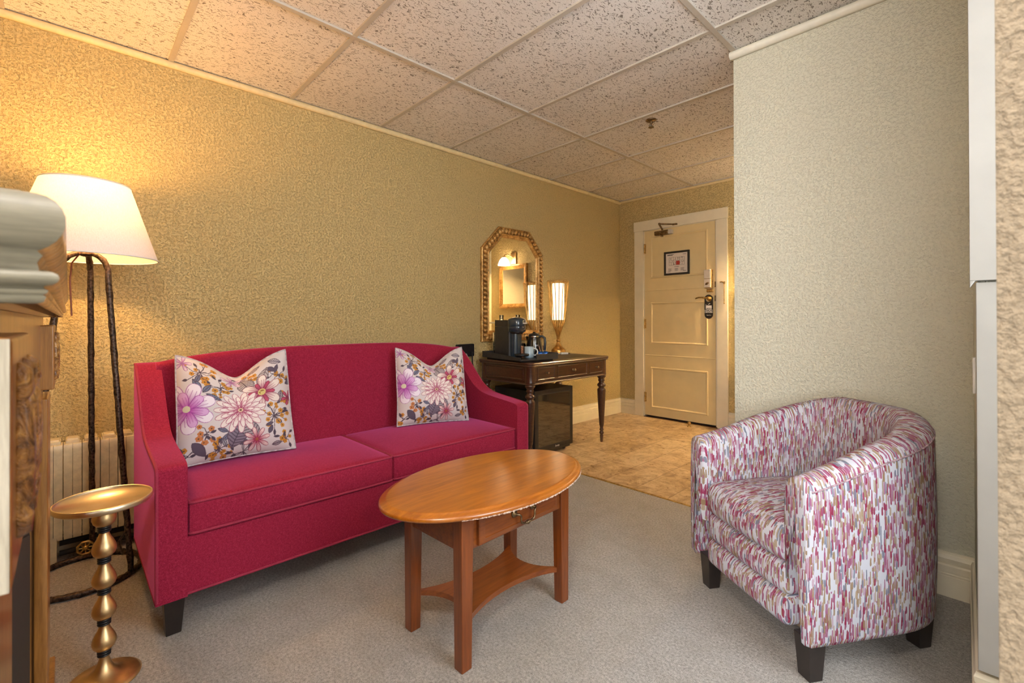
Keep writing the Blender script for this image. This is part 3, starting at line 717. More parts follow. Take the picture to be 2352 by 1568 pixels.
for y0_, y1_ in ((SY0, SY0+AW), (SY1-AW, SY1)):
    a_ = MB().prism(aprof, 'y', y0_, y1_).build('arm', M_sofa, sf, bevel=.012, seg=3)
    yo = y0_+.003 if y0_ == SY0 else y1_-.003
    q = [(SX1-.003, SZ+.01)]+[(x-.002, zz-.003) for x, zz in top if x > .455]
    MB().tube([(x, yo, zz) for x, zz in q], .0055, 8).build('arm_piping', M_pipe, a_)
    MB().tube([(SX0+.01, yo, SZ+.004), (SX1-.004, yo, SZ+.004), (SX1-.004, (y0_+AW if y0_ == SY0 else y1_-AW), SZ+.004)], .005, 8).build('hem_piping', M_pipe, a_)
# backrest: arched top, leaning
m = MB(); ny, nz = 40, 14; yb0, yb1 = SY0+.07, SY1-.07
def ztop(y):
    u = (y-(yb0+yb1)/2)/((yb1-yb0)/2)
    return .944-.050*abs(u)**3.4
rows = []
V = []; F = []
for i in range(ny+1):
    y = yb0+(yb1-yb0)*i/ny; zt_ = ztop(y); ring = [(SX0+.0, SZ+.02), (SX0+.0, zt_-.03)]
    for k in range(9): a = PI-PI*k/8; ring.append((SX0+.036+.036*math.cos(a), zt_-.03+.03*math.sin(a)))
    ring += [(SX0+.080, zt_-.08), (SX0+.096, .70), (SX0+.112, .56), (SX0+.13, .44), (SX0+.14, .30)]
    V += [(x, y, zz) for x, zz in ring]; nr = len(ring)
for i in range(ny):
    for k in range(nr-1): F.append((i*nr+k, i*nr+k+1, (i+1)*nr+k+1, (i+1)*nr+k))
m.add(V, F, True); m.add(V[:nr], [tuple(range(nr))[::-1]]); m.add(V[-nr:], [tuple(range(nr))])
m.build('backrest', M_sofa, sf)
MB().box(SX0+.01, SX1-.014, SY0+AW-.01, SY1-AW+.01, SZ, .335).build('seat_base', M_sofa, sf, bevel=.01, seg=3)
MB().tube([(SX1-.012, SY0+AW, SZ+.006), (SX1-.012, SY1-AW, SZ+.006)], .005, 8).build('base_piping', M_pipe, sf)
def cushion(x0, x1, y0, y1, z0, z1, r, crown, n=22, bulge=.012):
    cx, cy, cz = (x0+x1)/2, (y0+y1)/2, (z0+z1)/2; hx, hy, hz = (x1-x0)/2, (y1-y0)/2, (z1-z0)/2
    m = MB()
    for ax in range(3):
        for sgn in (-1, 1):
            V = []; F = []; U = []
            nu = n; nv = n if ax == 2 else n
            for i in range(nu+1):
                for j in range(nv+1):
                    a, b = -1+2*i/nu, -1+2*j/nv
                    a = math.sin(a*PI/2)*.5+a*.5; b = math.sin(b*PI/2)*.5+b*.5
                    p = [0, 0, 0]; p[ax] = sgn; p[(ax+1) % 3] = a; p[(ax+2) % 3] = b
                    q = [p[0]*hx, p[1]*hy, p[2]*hz]
                    inn = [max(-h+r, min(h-r, c)) for c, h in zip(q, (hx, hy, hz))]
                    d = Vector(q)-Vector(inn)
                    if d.length > 1e-9: q = Vector(inn)+d.normalized()*r
                    u, v, w_ = q[0]/hx, q[1]/hy, q[2]/hz
                    zz = q[2]+crown*(1-min(1, u*u))**.7*(1-min(1, v*v))**.7*(w_+1)/2
                    xx = q[0]+(bulge*(1-v*v)*(1-w_*w_) if u > 0 else 0)*max(0, u)
                    V.append((cx+xx, cy+q[1], cz+zz))
            for i in range(nu):
                for j in range(nv):
                    f = (i*(nv+1)+j, (i+1)*(nv+1)+j, (i+1)*(nv+1)+j+1, i*(nv+1)+j+1)
                    f = f if sgn > 0 else f[::-1]
                    F.append(f); U.append([(V[k][0]+7, V[k][2]) if ax == 1 else (V[k][1], V[k][0]-V[k][2]) for k in f])
            m.add(V, F, True, U)
    return m
YM = 1.0865
for y0_, y1_ in ((SY0+AW+.004, YM), (YM+.002, SY1-AW-.004)):
    cz1 = .452
    cu = cushion(SX0+.125, SX1-.010, y0_, y1_, .338, cz1, .014, .022, bulge=.006).build('seat_cushion', M_sofa, sf)
    for zz in (cz1-.004, .342):
        x1 = SX1-.0115; yy0, yy1, xx0 = y0_+.003, y1_-.003, SX0+.13
        pts = [(xx0, yy0, zz), (x1-.012, yy0, zz), (x1-.003, yy0+.003, zz), (x1, yy0+.014, zz)]+[(x1+.002, yy0+.014+(yy1-yy0-.028)*k/8, zz) for k in range(1, 8)]+[(x1, yy1-.014, zz), (x1-.003, yy1-.003, zz), (x1-.012, yy1, zz), (xx0, yy1, zz)]
        MB().tube(pts, .0052, 8).build('cushion_piping', M_pipe, cu)
for x, fx in ((SX1-.055, 1), (SX0+.05, -1)):
    for y, fy in ((SY0+.055, -1), (SY1-.055, 1)):
        a = .031; b = .022; ox = -.012 if fx > 0 else .0
        MB().taper([(x-b+ox, y-b, 0), (x+b+ox, y-b, 0), (x+b+ox, y+b, 0), (x-b+ox, y+b, 0)], [(x-a, y-a, SZ+.004), (x+a, y-a, SZ+.004), (x+a, y+a, SZ+.004), (x-a, y+a, SZ+.004)]).build('leg', M_espresso, sf, bevel=.002)

# ------------------------------------------------------------ floral cushions
def floral():
    N = 300
    s, t = np.meshgrid(np.linspace(-1, 1, N), np.linspace(-1, 1, N), indexing='ij')
    C = np.empty((N, N, 3)); C[:] = (.60, .55, .57)
    rg = np.random.default_rng(5)
    def put(mask, c, a=1.0): C[mask] = C[mask]*(1-a)+np.array(c)*a
    def leaf(cx, cy, L, Wd, ang, c1, c2, veins=7, outline=(.08, .05, .08)):
        x = (s-cx)*math.cos(ang)+(t-cy)*math.sin(ang); y = -(s-cx)*math.sin(ang)+(t-cy)*math.cos(ang)
        u = x/L; wd = Wd*np.sin(np.clip(u, 0, 1)*PI)**.8*(1-.25*u); ins = (u > 0) & (u < 1) & (np.abs(y) < wd)
        put(ins, c1)
        vn = ins & (np.sin((u*veins+np.abs(y)/Wd*1.6)*2*PI) > .35); put(vn, c2, .85)
        put(ins & (np.abs(y) < .008), c2); put(ins & (np.abs(y) > wd-.016), outline, .8)
    def stem(pts, w_, c):
        for a, b in zip(pts, pts[1:]):
            a = np.array(a); b = np.array(b); d = b-a; L2 = d@d
            k = np.clip(((s-a[0])*d[0]+(t-a[1])*d[1])/L2, 0, 1); dd = np.hypot(s-a[0]-k*d[0], t-a[1]-k*d[1]); put(dd < w_, c)
    def petals(cx, cy, R, n, tipw, base, inner, line, rot=0, r0=.0, sq=1.0):
        for k in range(n):
            a = rot+2*PI*k/n; x = (s-cx)*math.cos(a)+(t-cy)*math.sin(a); y = -(s-cx)*math.sin(a)+(t-cy)*math.cos(a)
            u = x/R; wd = tipw*R*(np.clip(u, 0, 1)**.6)*np.sqrt(np.clip(1-np.clip(u, 0, 1)**4, 0, 1)); ins = (u > r0) & (u < 1) & (np.abs(y) < wd)
            g = np.clip((u-.15)/.55, 0, 1)[..., None]; colr = np.array(inner)*(1-g)+np.array(base)*g
            C[ins] = colr[ins]
            st = ins & (np.sin(y/(tipw*R)*16) > .78) & (u < .72); put(st, line, .6)
            put(ins & (np.abs(y) > wd-.013), line, .85); put(ins & (u > .975), line, .7)
    def bud(cx, cy, r, c): 
        for k in range(5): a = 2*PI*k/5+cx*7; put(np.hypot(s-cx-r*.6*math.cos(a), t-cy-r*.6*math.sin(a)) < r*.55, c)
        put(np.hypot(s-cx, t-cy) < r*.3, (.12, .05, .02))
    def spray(cx, cy, n, rad, c, dk=(.07, .045, .07)):
        for k in range(n):
            a = rg.uniform(0, 2*PI); r = rad*math.sqrt(rg.uniform(.05, 1)); x, y = cx+r*math.cos(a), cy+r*math.sin(a)
            stem([(cx, cy), ((cx+x)/2+.03*rg.normal(), (cy+y)/2+.03*rg.normal()), (x, y)], .006, dk)
            if rg.random() < .7: bud(x, y, rg.uniform(.028, .05), c)
            else: leaf(x, y, rg.uniform(.08, .14), .03, a+rg.normal()*.5, (.10, .09, .13), (.05, .04, .06), 4)
    BL = (.16, .20, .32); DK = (.09, .07, .11); GR = (.42, .36, .37); OR = (.50, .22, .03); PUR = (.40, .10, .42); MA = (.30, .015, .09); CR = (.74, .66, .62)
    spray(-.62, .72, 16, .28, OR); spray(-.30, .45, 16, .24, OR); spray(.78, .50, 14, .24, OR); spray(.62, -.32, 22, .28, OR); spray(.85, -.02, 8, .18, OR); spray(.82, -.80, 10, .16, OR); spray(-.35, -.80, 18, .24, OR); spray(-.55, -.50, 10, .20, (.50, .18, .06)); spray(.10, .70, 12, .24, OR); spray(-.85, -.85, 8, .2, OR); spray(.05, -.93, 10, .2, DK)
    for a in ((-.62, .35, .26, .07, 2.1, BL), (-.6, .3, .24, .06, .9, BL), (-.55, .28, .30, .06, -.5, BL), (-.7, .5, .2, .05, 1.2, BL), (.55, .75, .24, .06, -.7, DK), (.78, .74, .2, .05, -2.0, DK), (.80, .18, .26, .07, -1.8, GR), (.90, .3, .22, .06, .4, DK), (-.78, -.62, .36, .10, -.9, DK), (.50, -.66, .18, .05, 1.1, DK), (.45, -.5, .16, .04, .3, DK), (.55, -.88, .2, .05, .2, GR), (-.2, -.52, .2, .05, 2.7, BL), (-.2, -.55, .22, .05, -2.2, BL), (-.3, -.62, .2, .045, -1.2, (.5, .52, .56)), (-.38, .0, .0001, .01, 0, BL), (.0, .72, .22, .05, .5, (.55, .4, .5)), (.2, .85, .25, .06, .2, (.55, .45, .5)), (.6, .9, .3, .07, -.5, (.5, .45, .5))):
        leaf(*a[:5], a[5], DK)
    leaf(.22, .30, .48, .17, 1.9, GR, (.10, .07, .09), 9); leaf(.36, .40, .42, .13, 1.05, (.46, .40, .40), (.12, .08, .10), 7)
    leaf(.05, -.38, .50, .20, -2.0, (.20, .16, .22), (.07, .05, .08), 9); leaf(.05, -.38, .46, .17, -.9, (.34, .29, .32), (.09, .06, .09), 8)
    petals(-.86, .02, .48, 7, .36, (.78, .72, .82), (.38, .08, .40), (.30, .06, .33), .3); petals(-.84, -.02, .34, 6, .34, (.62, .36, .66), (.42, .08, .42), (.28, .04, .30), .8); put(np.hypot(s+.86, t-.0) < .06, (.6, .6, .45))
    petals(.42, .22, .40, 6, .30, CR, (.34, .015, .09), (.22, .01, .06), .45); petals(.42, .22, .26, 6, .22, (.45, .06, .13), MA, (.16, .01, .04), .95); put(np.hypot(s-.42, t-.22) < .075, (.58, .46, .16)); put((np.hypot(s-.42, t-.22) < .05) & (np.sin(40*s)*np.sin(40*t) > 0), (.25, .12, .03))
    petals(.02, -.12, .46, 15, .19, (.74, .66, .64), (.62, .42, .46), (.34, .05, .13), .1); petals(.02, -.12, .36, 14, .19, (.76, .68, .66), (.55, .22, .32), (.34, .03, .12), .33); petals(.02, -.12, .24, 11, .22, (.76, .66, .66), (.45, .06, .18), (.32, .02, .10), .0); petals(.02, -.12, .13, 8, .26, (.62, .40, .44), (.36, .02, .10), (.28, .01, .08), .2); put(np.hypot(s-.02, t+.12) < .045, (.62, .46, .30)); put(np.hypot(s-.02, t+.12) < .02, (.12, .03, .03))
    petals(.28, -.74, .24, 8, .24, (.70, .52, .52), (.38, .03, .10), (.26, .02, .07), .2); put(np.hypot(s-.28, t+.74) < .03, (.35, .1, .05))
    petals(.95, .02, .16, 6, .3, (.5, .08, .16), MA, (.2, .01, .05), .2); petals(-.1, .72, .2, 5, .3, (.66, .5, .6), (.45, .2, .4), (.3, .1, .25), .5); petals(-.9, .86, .16, 5, .3, (.64, .5, .62), (.4, .15, .4), (.25, .1, .28), .1)
    return N, C
def pillow_mesh():
    N, C = floral()
    s, t = np.meshgrid(np.linspace(-1, 1, N), np.linspace(-1, 1, N), indexing='ij')
    A = .232
    X = A*s*(1-.045*(1-t**2)*1.0-.02); Z = A*t*(1-.035*(1-s**2))
    tt = np.clip((t+.35)/1.35, 0, 1)
    dent = .105*np.exp(-(np.abs(s)/.52)**1.7)*tt**1.6
    Z = Z-dent+.012*(np.abs(s)**2)*np.clip(t, 0, 1)
    X = X*(1-.05*np.clip(t, 0, 1)**2)
    env = np.clip((1-s**6)*(1-t**6), 0, 1)**.5*np.clip((1-np.abs(s)**2.2)*(1-np.abs(t)**2.2), 0, 1)**.30
    th = .078*env*(1-.42*np.exp(-(s/.2)**2)*tt**1.5)
    th = th+.0035*env*np.sin(9*s+5*t+2*np.sin(4*t))*np.clip(t+.2, 0, 1)+.003*env*np.sin(13*(np.abs(s)-t*.8))*np.exp(-((np.abs(s)-.25)/.25)**2)*tt
    front = np.stack([X, -th, Z], -1).reshape(-1, 3); back = np.stack([X, th*.75, Z], -1)
    st = 4
    bk = back[::st, ::st]; 
    V = front; idx = np.arange(N*N).reshape(N, N)
    q = np.stack([idx[:-1, :-1], idx[1:, :-1], idx[1:, 1:], idx[:-1, 1:]], -1).reshape(-1, 4)
    me = bpy.data.meshes.new('throw_pillow_cover')
    # back face at full resolution edge for a closed cover
    ib = np.empty((N, N), int); inner = np.zeros((N, N), bool); inner[1:-1, 1:-1] = True
    ib[~inner] = idx[~inner]; ib[inner] = N*N+np.arange(inner.sum())
    Vb = back.reshape(N, N, 3)[inner]
    qb = np.stack([ib[:-1, :-1], ib[:-1, 1:], ib[1:, 1:], ib[1:, :-1]], -1).reshape(-1, 4)
    VV = np.concatenate([V, Vb]); Q = np.concatenate([q, qb])
    me.vertices.add(len(VV)); me.vertices.foreach_set('co', VV.astype(np.float32).ravel())
    me.loops.add(Q.size); me.loops.foreach_set('vertex_index', Q.ravel().astype(np.int32))
    me.polygons.add(len(Q)); me.polygons.foreach_set('loop_start', np.arange(0, Q.size, 4, dtype=np.int32)); me.polygons.foreach_set('use_smooth', np.ones(len(Q), bool))
    me.update(calc_edges=True)
    ca = me.color_attributes.new('floral_print', 'FLOAT_COLOR', 'POINT')
    CC = np.ones((len(VV), 4), np.float32); CC[:N*N, :3] = C.reshape(-1, 3); CC[N*N:, :3] = C[inner]
    ca.data.foreach_set('color', CC.ravel())
    edge = [front.reshape(N, N, 3)[i, 0] for i in range(0, N, 6)]+[front.reshape(N, N, 3)[-1, j] for j in range(0, N, 6)]+[front.reshape(N, N, 3)[i, -1] for i in range(N-1, -1, -6)]+[front.reshape(N, N, 3)[0, j] for j in range(N-1, -1, -6)]
    e2 = [edge[0]]
    for p in edge[1:]:
        if np.linalg.norm(p-e2[-1]) > .004: e2.append(p)
    return me, e2
def floral_mat():
    t = NT('floral_print_cotton'); a = t.n('VertexColor'); a.layer_name = 'floral_print'; n = t.noise(t.coord(), 500, 2)
    m = t.fin(a.outputs[0], .6, 0, t.bump(n, .15, .001), None, .3); t.p.inputs['Sheen Weight'].default_value = .15; return m
M_floral = floral_mat()
pm, pedge = pillow_mesh(); pm.materials.append(M_floral)
M_welt = plain('grey_lilac_welt', (.52, .46, .50), .7, var=.25, vs=60)
def throw_pillow(loc, facing, lean, roll, label, sc_=1):
    e = empty('throw_pillow', loc, 0, label, 'pillow', 'floral throw pillows on the sofa')
    e.rotation_mode = 'XYZ'
    e.rotation_euler = (Matrix.Rotation(facing, 3, 'Z') @ Matrix.Rotation(lean, 3, 'X') @ Matrix.Rotation(roll, 3, 'Y')).to_euler()
    e.scale = (sc_,)*3
    o = bpy.data.objects.new('cover', pm); col.objects.link(o); o.parent = e
    MB().tube(pedge, .0042, 6, closed=True).build('welt', M_welt, e)
throw_pillow((.690, .548, .702), math.radians(90-6), math.radians(-15), math.radians(-1), 'floral throw pillow at the lamp end of the crimson sofa')
throw_pillow((.704, 1.578, .688), math.radians(90-16), math.radians(-14), math.radians(1), 'floral throw pillow at the desk end of the crimson sofa', .96)

# ------------------------------------------------------------ oval coffee table
CT = empty('coffee_table', (1.754, 1.125, 0), math.radians(2.0), 'oval honey-wood coffee table with one drawer and a curved lower shelf', 'table')
def ell(a, b, n=96): return [(a*math.cos(2*PI*k/n), b*math.sin(2*PI*k/n)) for k in range(n)]
def ell_lathe(prof, n=96):   # prof [(inset,z)], ellipse semi axes b (x) a (y)
    m = MB(); V = []; F = []
    for d, z in prof:
        for k in range(n):
            t = 2*PI*k/n; c, s_2 = math.cos(t), math.sin(t); nx, ny = c/.264, s_2/.432; L = math.hypot(nx, ny)
            V.append((.264*c-d*nx/L, .432*s_2-d*ny/L, .508-(.508-z)*.82))
    for i in range(len(prof)-1):
        for k in range(n): F.append((i*n+k, i*n+(k+1) % n, (i+1)*n+(k+1) % n, (i+1)*n+k))
    m.add(V, F, True); m.add(V[:n], [tuple(range(n))[::-1]]); m.add(V[-n:], [tuple(range(n))]); return m
tp = ell_lathe([(.022, .478), (.008, .478), (.002, .482), (0, .488), (.001, .494), (.006, .499), (.013, .501), (.018, .5035), (.021, .5065), (.0225, .5075), (.026, .508)]).build('oval_top', M_cherry_top, CT)
rg = random.Random(11); cp = []; rad = []
for k in range(150):
    t = -.75+1.75*k/149; c, s_2 = math.cos(t), math.sin(t); cp.append((.2627*c, .4305*s_2, .4862+rg.uniform(-.0008, .0008))); rad.append(rg.choice((.0008, .0016, .0030, .0036, .0024))*min(1, .3+3*math.exp(-((t-.15)/.5)**2)))
tag(MB().tube(cp, lambda q: rad[min(149, int(q*149+.5))], 6).build('chipped_edge', M_chip, tp), 'bare chipped varnish along the lower rim')
lx, ly, lt = .137, .245, .021
for sx in (-1, 1):
    for sy in (-1, 1):
        x, y = sx*lx, sy*ly
        b0 = [(x-.0195, y-.0195, 0), (x+.0195, y-.0195, 0), (x+.0195, y+.0195, 0), (x-.0195, y+.0195, 0)]
        t0 = [(x-.023 if sx > 0 else x-.0215, y-(.027 if sy > 0 else .0215), .4835), (x+(.0215 if sx > 0 else .023), y-(.027 if sy > 0 else .0215), .4835), (x+(.0215 if sx > 0 else .023), y+(.0215 if sy > 0 else .027), .4835), (x-.023 if sx > 0 else x-.0215, y+(.0215 if sy > 0 else .027), .4835)]
        MB().taper(b0, t0).build('leg', M_cherry_z, CT, bevel=.0025)
m = MB()
m.box(-lx+.018, lx-.018, -ly-.012, -ly+.008, .362, .4835); m.box(-lx+.018, lx-.018, ly-.008, ly+.012, .362, .4835); m.box(-lx-.010, -lx+.010, -ly+.018, ly-.018, .362, .4835); m.box(lx-.006, lx+.012, -ly+.018, ly-.018, .362, .4835)
m.build('apron', M_cherry, CT, bevel=.002)
dwr = MB(); dx = lx+.012; a, z0_, z1_ = ly-.046, .370, .470
V = []
for d, x in ((0, dx), (0, dx+.012), (.004, dx+.016), (.020, dx+.019), (.022, dx+.0165)):
    V += [(x, -a+d, z0_+d), (x, a-d, z0_+d), (x, a-d, z1_-d), (x, -a+d, z1_-d)]
F = [(r*4+k, r*4+(k+1) % 4, r*4+4+(k+1) % 4, r*4+4+k) for r in range(4) for k in range(4)]+[(16, 17, 18, 19)]
dwr = dwr.add(V, F).build('drawer', M_cherry, CT)
hn = MB(); hx_ = dx+.017
for y in (-.046, .046):
    hn.lathe([(.013, 0), (.0135, .002), (.009, .005), (.006, .006), (.005, .016), (.001, .018)], n=16, m=frame_m((hx_, y, .428), (0, 1, 0), (0, 0, 1), (1, 0, 0)))
hn.tube([(hx_+.016, -.046, .428), (hx_+.020, -.040, .427), (hx_+.022, -.034, .421), (hx_+.022, -.034, .406), (hx_+.022, -.030, .397), (hx_+.022, -.018, .393), (hx_+.022, 0, .392), (hx_+.022, .018, .393), (hx_+.022, .030, .397), (hx_+.022, .034, .406), (hx_+.022, .034, .421), (hx_+.020, .040, .427), (hx_+.016, .046, .428)], .0034, 8)
for y, r in ((-.008, .005), (0, .0075), (.008, .005)): hn.sphere((hx_+.022, y, .392), r, 10)
tag(hn.build('bail_handle', M_antique, dwr), 'antique bronze bail handle')
# lower shelf with concave sides
pts = []
def conc(a, b, dep, n=14):
    a = Vector(a); b = Vector(b); mid = (a+b)/2; nrm = Vector((-(b-a).y, (b-a).x)).normalized()
    for k in range(n): t = k/(n-1); p = a.lerp(b, t)+nrm*dep*(1-(2*t-1)**2)**.8; pts.append((p.x, p.y))
e = .012
conc((-lx-e*.2, -ly-e), (lx+e*.2, -ly-e), .088); conc((lx+e, -ly-e*.2), (lx+e, ly+e*.2), .075); conc((lx+e*.2, ly+e), (-lx-e*.2, ly+e), .088); conc((-lx-e, ly+e*.2), (-lx-e, -ly-e*.2), .075)
MB().prism(pts, 'z', .112, .130).build('lower_shelf', M_cherry, CT, bevel=.002)

# ------------------------------------------------------------ tub armchair
AC = empty('armchair', (2.42, 1.71, 0), math.radians(-33.04), 'tub armchair in streaked crimson, tan and grey fabric by the right wall', 'armchair')
cw, vs, cd, en = .300, .30, .62, 2.5
half = [(-cw, .010)]+[(-cw, .010+(vs-.010)*k/10) for k in range(1, 11)]
arc = [( -cw*math.cos(t)**(2/en), vs+(cd-vs)*math.sin(t)**(2/en)) for t in [PI/2*k/18 for k in range(1, 19)]]
left = half+arc; plan = left+[(-x, y) for x, y in left[::-1][1:]]
# resample evenly
def resample(p, n):
    p = [Vector(q) for q in p]; L = [0]
    for a, b in zip(p, p[1:]): L.append(L[-1]+(b-a).length)
    out = []; j = 0
    for k in range(n+1):
        d = L[-1]*k/n
        while j < len(p)-2 and L[j+1] < d: j += 1
        t = (d-L[j])/max(1e-9, L[j+1]-L[j]); out.append(p[j].lerp(p[j+1], t))
    return out, L[-1]
NP = 90
pl, plen = resample(plan, NP)
AT = .098
def arm_top(v):
    t = max(0, min(1, v/ .60)); return .603+.030*min(1, t*2.2)+.125*(t**1.35)
V = []; prl = None; UVs = []
for i, p in enumerate(pl):
    d = (pl[min(NP, i+1)]-pl[max(0, i-1)]).normalized(); inn = Vector((d.y, -d.x))   # towards the inside
    zt_ = arm_top(p.y); tk = AT*(.92+.25*(p.y/cd))
    bl = .012
    ring = [(.022, .118), (.006, .124), (.0, .140), (-.004, .30), (-.004, .46), (0, zt_-.050), (.003, zt_-.028), (.010, zt_-.012)]
    for k in range(7):
        q = k/6; ring.append((.020+(tk-.040)*q, zt_-.004+.008*math.sin(PI*q)+.010*q*(p.y/cd)))
    ring += [(tk-.010, zt_-.010), (tk-.001, zt_-.026), (tk+.003, zt_-.06), (tk+.006, .52), (tk+.006, .44), (tk+.0, .28)]
    acc = 0; prev = None; uvr = []
    for o, z in ring:
        if prev: acc += math.hypot(o-prev[0], z-prev[1])
        prev = (o, z); q = p+inn*o; V.append((q.x, q.y, z)); uvr.append((plen*i/NP, acc))
    UVs.append(uvr); nr = len(ring)
F = []; U = []
for i in range(NP):
    for k in range(nr-1):
        F.append((i*nr+k, i*nr+k+1, (i+1)*nr+k+1, (i+1)*nr+k)); U.append([UVs[i][k], UVs[i][k+1], UVs[i+1][k+1], UVs[i+1][k]])
m = MB().add(V, [f[::-1] for f in F], True, [u[::-1] for u in U])
for i, dv in ((0, -1), (NP, 1)):   # padded arm fronts
    base = [Vector(V[i*nr+k]) for k in range(nr)]; c = sum(base, Vector())/nr; r2v = []
    rings = [base]
    for f_, dy in ((.95, -.010), (.86, -.017), (.70, -.021), (.0, -.022)):
        rings.append([Vector((c.x+(b.x-c.x)*f_, b.y+dy, c.z+(b.z-c.z)*(f_ if f_ < .8 else 1-(1-f_)*.25))) for b in base])
    vv = [p for r in rings for p in r]; ff = []; uu = []
    for r in range(len(rings)-1):
        for k in range(nr-1):
            f = (r*nr+k, r*nr+k+1, (r+1)*nr+k+1, (r+1)*nr+k); f = f if dv < 0 else f[::-1]
            ff.append(f); uu.append([((-dv*vv[j].x-vv[j].y)+5, vv[j].z) for j in f])
    m.add(vv, ff, True, uu)
m.build('tub_shell', M_streak, AC)
# outer seam piping
MB().tube([(p.x, p.y, arm_top(p.y)-.030) for p in [q+Vector(((pl[min(NP, i+1)]-pl[max(0, i-1)]).normalized().y, -(pl[min(NP, i+1)]-pl[max(0, i-1)]).normalized().x))*.0015 for i, q in enumerate(pl)]], .0028, 6).build('seam_welt', plain('mauve_welt', (.40, .27, .30), .8, var=.4, vs=90), AC)
def puff(x0, x1, y0, y1, z0, z1, r, crown, bulge, nm, uo):
    mm = cushion(y0, y1, x0, x1, z0, z1, r, crown, 24, bulge)   # built with local x towards the front
    mm.v = [(y, (y0+y1)-x, z) for x, y, z in mm.v]; mm.f = [f for f in mm.f]
    mm.uv = [[(u+uo, v) for u, v in f] for f in mm.uv]
    return mm.build(nm, M_streak, AC)
iw = cw-AT+.006
puff(-iw, iw, -.004, cd-AT-.03, .315, .440, .040, .022, .020, 'seat_cushion', 2)
puff(-iw, iw, .004, .20, .215, .322, .030, 0, .014, 'front_roll', 3)
puff(-iw, iw, .000, .20, .120, .222, .030, 0, .014, 'front_rail', 4)
MB().prism([(-cw+.03, .06), (cw-.03, .06), (cw-.04, .42), (.12, cd-.04), (-.12, cd-.04), (-cw+.04, .42)], 'z', .115, .30).build('seat_base', M_streak, AC)
for x, y in ((-.245, .050), (.245, .050), (.190, .520), (-.190, .520)):
    a = .030; b = .0225; oy = .012 if y < .3 else -.006
    sp_ = -.0 
    MB().taper([(x-b, y-b+sp_, 0), (x+b, y-b+sp_, 0), (x+b, y+b+sp_, 0), (x-b, y+b+sp_, 0)], [(x-a, y-a, .128), (x+a, y-a, .128), (x+a, y+a, .128), (x-a, y+a, .128)]).build('leg', M_espresso, AC, bevel=.002)

# ------------------------------------------------------------ writing desk
DX0, DX1, DY0, DY1, DZ = .07, .685, 2.447, 3.472, .760
dk = empty('writing_desk', (0, 0, 0), 0, 'dark mahogany writing desk with turned fluted legs under the arched mirror', 'desk')
def rrect(x0, x1, y0, y1, r, n=6):
    p = []
    for cx_, cy_, a0 in ((x1-r, y1-r, 0), (x0+r, y1-r, PI/2), (x0+r, y0+r, PI), (x1-r, y0+r, 1.5*PI)):
        for k in range(n+1): a = a0+PI/2*k/n; p.append((cx_+r*math.cos(a), cy_+r*math.sin(a)))
    return p
def slab(prof, x0, x1, y0, y1, r):   # prof (inset,z) bottom to top
    m = MB(); V = []; F = []; n = None
    for d, z in prof:
        q = rrect(x0+d, x1-d, y0+d, y1-d, max(.002, r-d)); n = len(q); V += [(x, y, z) for x, y in q]
    for i in range(len(prof)-1):
        for k in range(n): F.append((i*n+k, i*n+(k+1) % n, (i+1)*n+(k+1) % n, (i+1)*n+k))
    m.add(V, F, False); m.add(V[:n], [tuple(range(n))[::-1]]); m.add(V[-n:], [tuple(range(n))]); return m
slab([(.016, .728), (.008, .730), (.004, .736), (.006, .741), (.001, .745), (.0, .751), (.003, .757), (.008, .760)], DX0, DX1, DY0, DY1, .045).build('desk_top', M_mahog, dk)
slab([(0, .7598), (0, .7608)], .16, .60, 2.62, 3.36, .006).build('leather_inset', M_blotter, dk)
AX0, AX1, AY0, AY1 = DX0+.020, DX1-.020, DY0+.020, DY1-.020
slab([(.0, .596), (.0, .600), (.004, .604), (.004, .612), (0, .616), (0, .728)], AX0+.006, AX1-.006, AY0+.006, AY1-.006, .035).build('apron', M_mahog, dk)
slab([(.010, .590), (0, .592), (-.004, .598), (0, .604), (.006, .608)], AX0, AX1, AY0, AY1, .038).build('apron_bead', M_mahog, dk)
for x in (AX0+.038, AX1-.038):
    for y in (AY0+.038, AY1-.038):
        sx = 1 if x > .3 else -1; sy = 1 if y > 3 else -1
        MB().lathe([(.040, .598), (.042, .604), (.040, .612), (.040, .722), (.043, .728)], (x, y, 0), 24).build('corner_post', M_mahog, dk)
        nf = 16
        fl_ = lambda z, a: 1-.085*(1-abs(math.sin(nf/2*a)))**1.5 if .14 < z < .468 else 1
        lp = [(.010, 0), (.0115, .004), (.0125, .03), (.015, .060), (.0115, .066), (.019, .076), (.0205, .082), (.018, .090), (.0125, .097), (.018, .106), (.019, .112), (.014, .120), (.015, .135), (.0195, .150)]
        for k in range(10): t = k/9; lp.append((.0205+.0165*t, .155+.300*t))
        lp += [(.0365, .462), (.034, .470), (.024, .478), (.026, .486), (.036, .494), (.0385, .504), (.034, .513), (.025, .522), (.0225, .530), (.028, .540), (.030, .548), (.025, .556), (.030, .566), (.038, .576), (.0395, .585), (.036, .592), (.030, .597)]
        MB().lathe(lp, (x, y, 0), 48, fl=fl_).build('leg', M_mahog, dk)
fx = AX1-.006
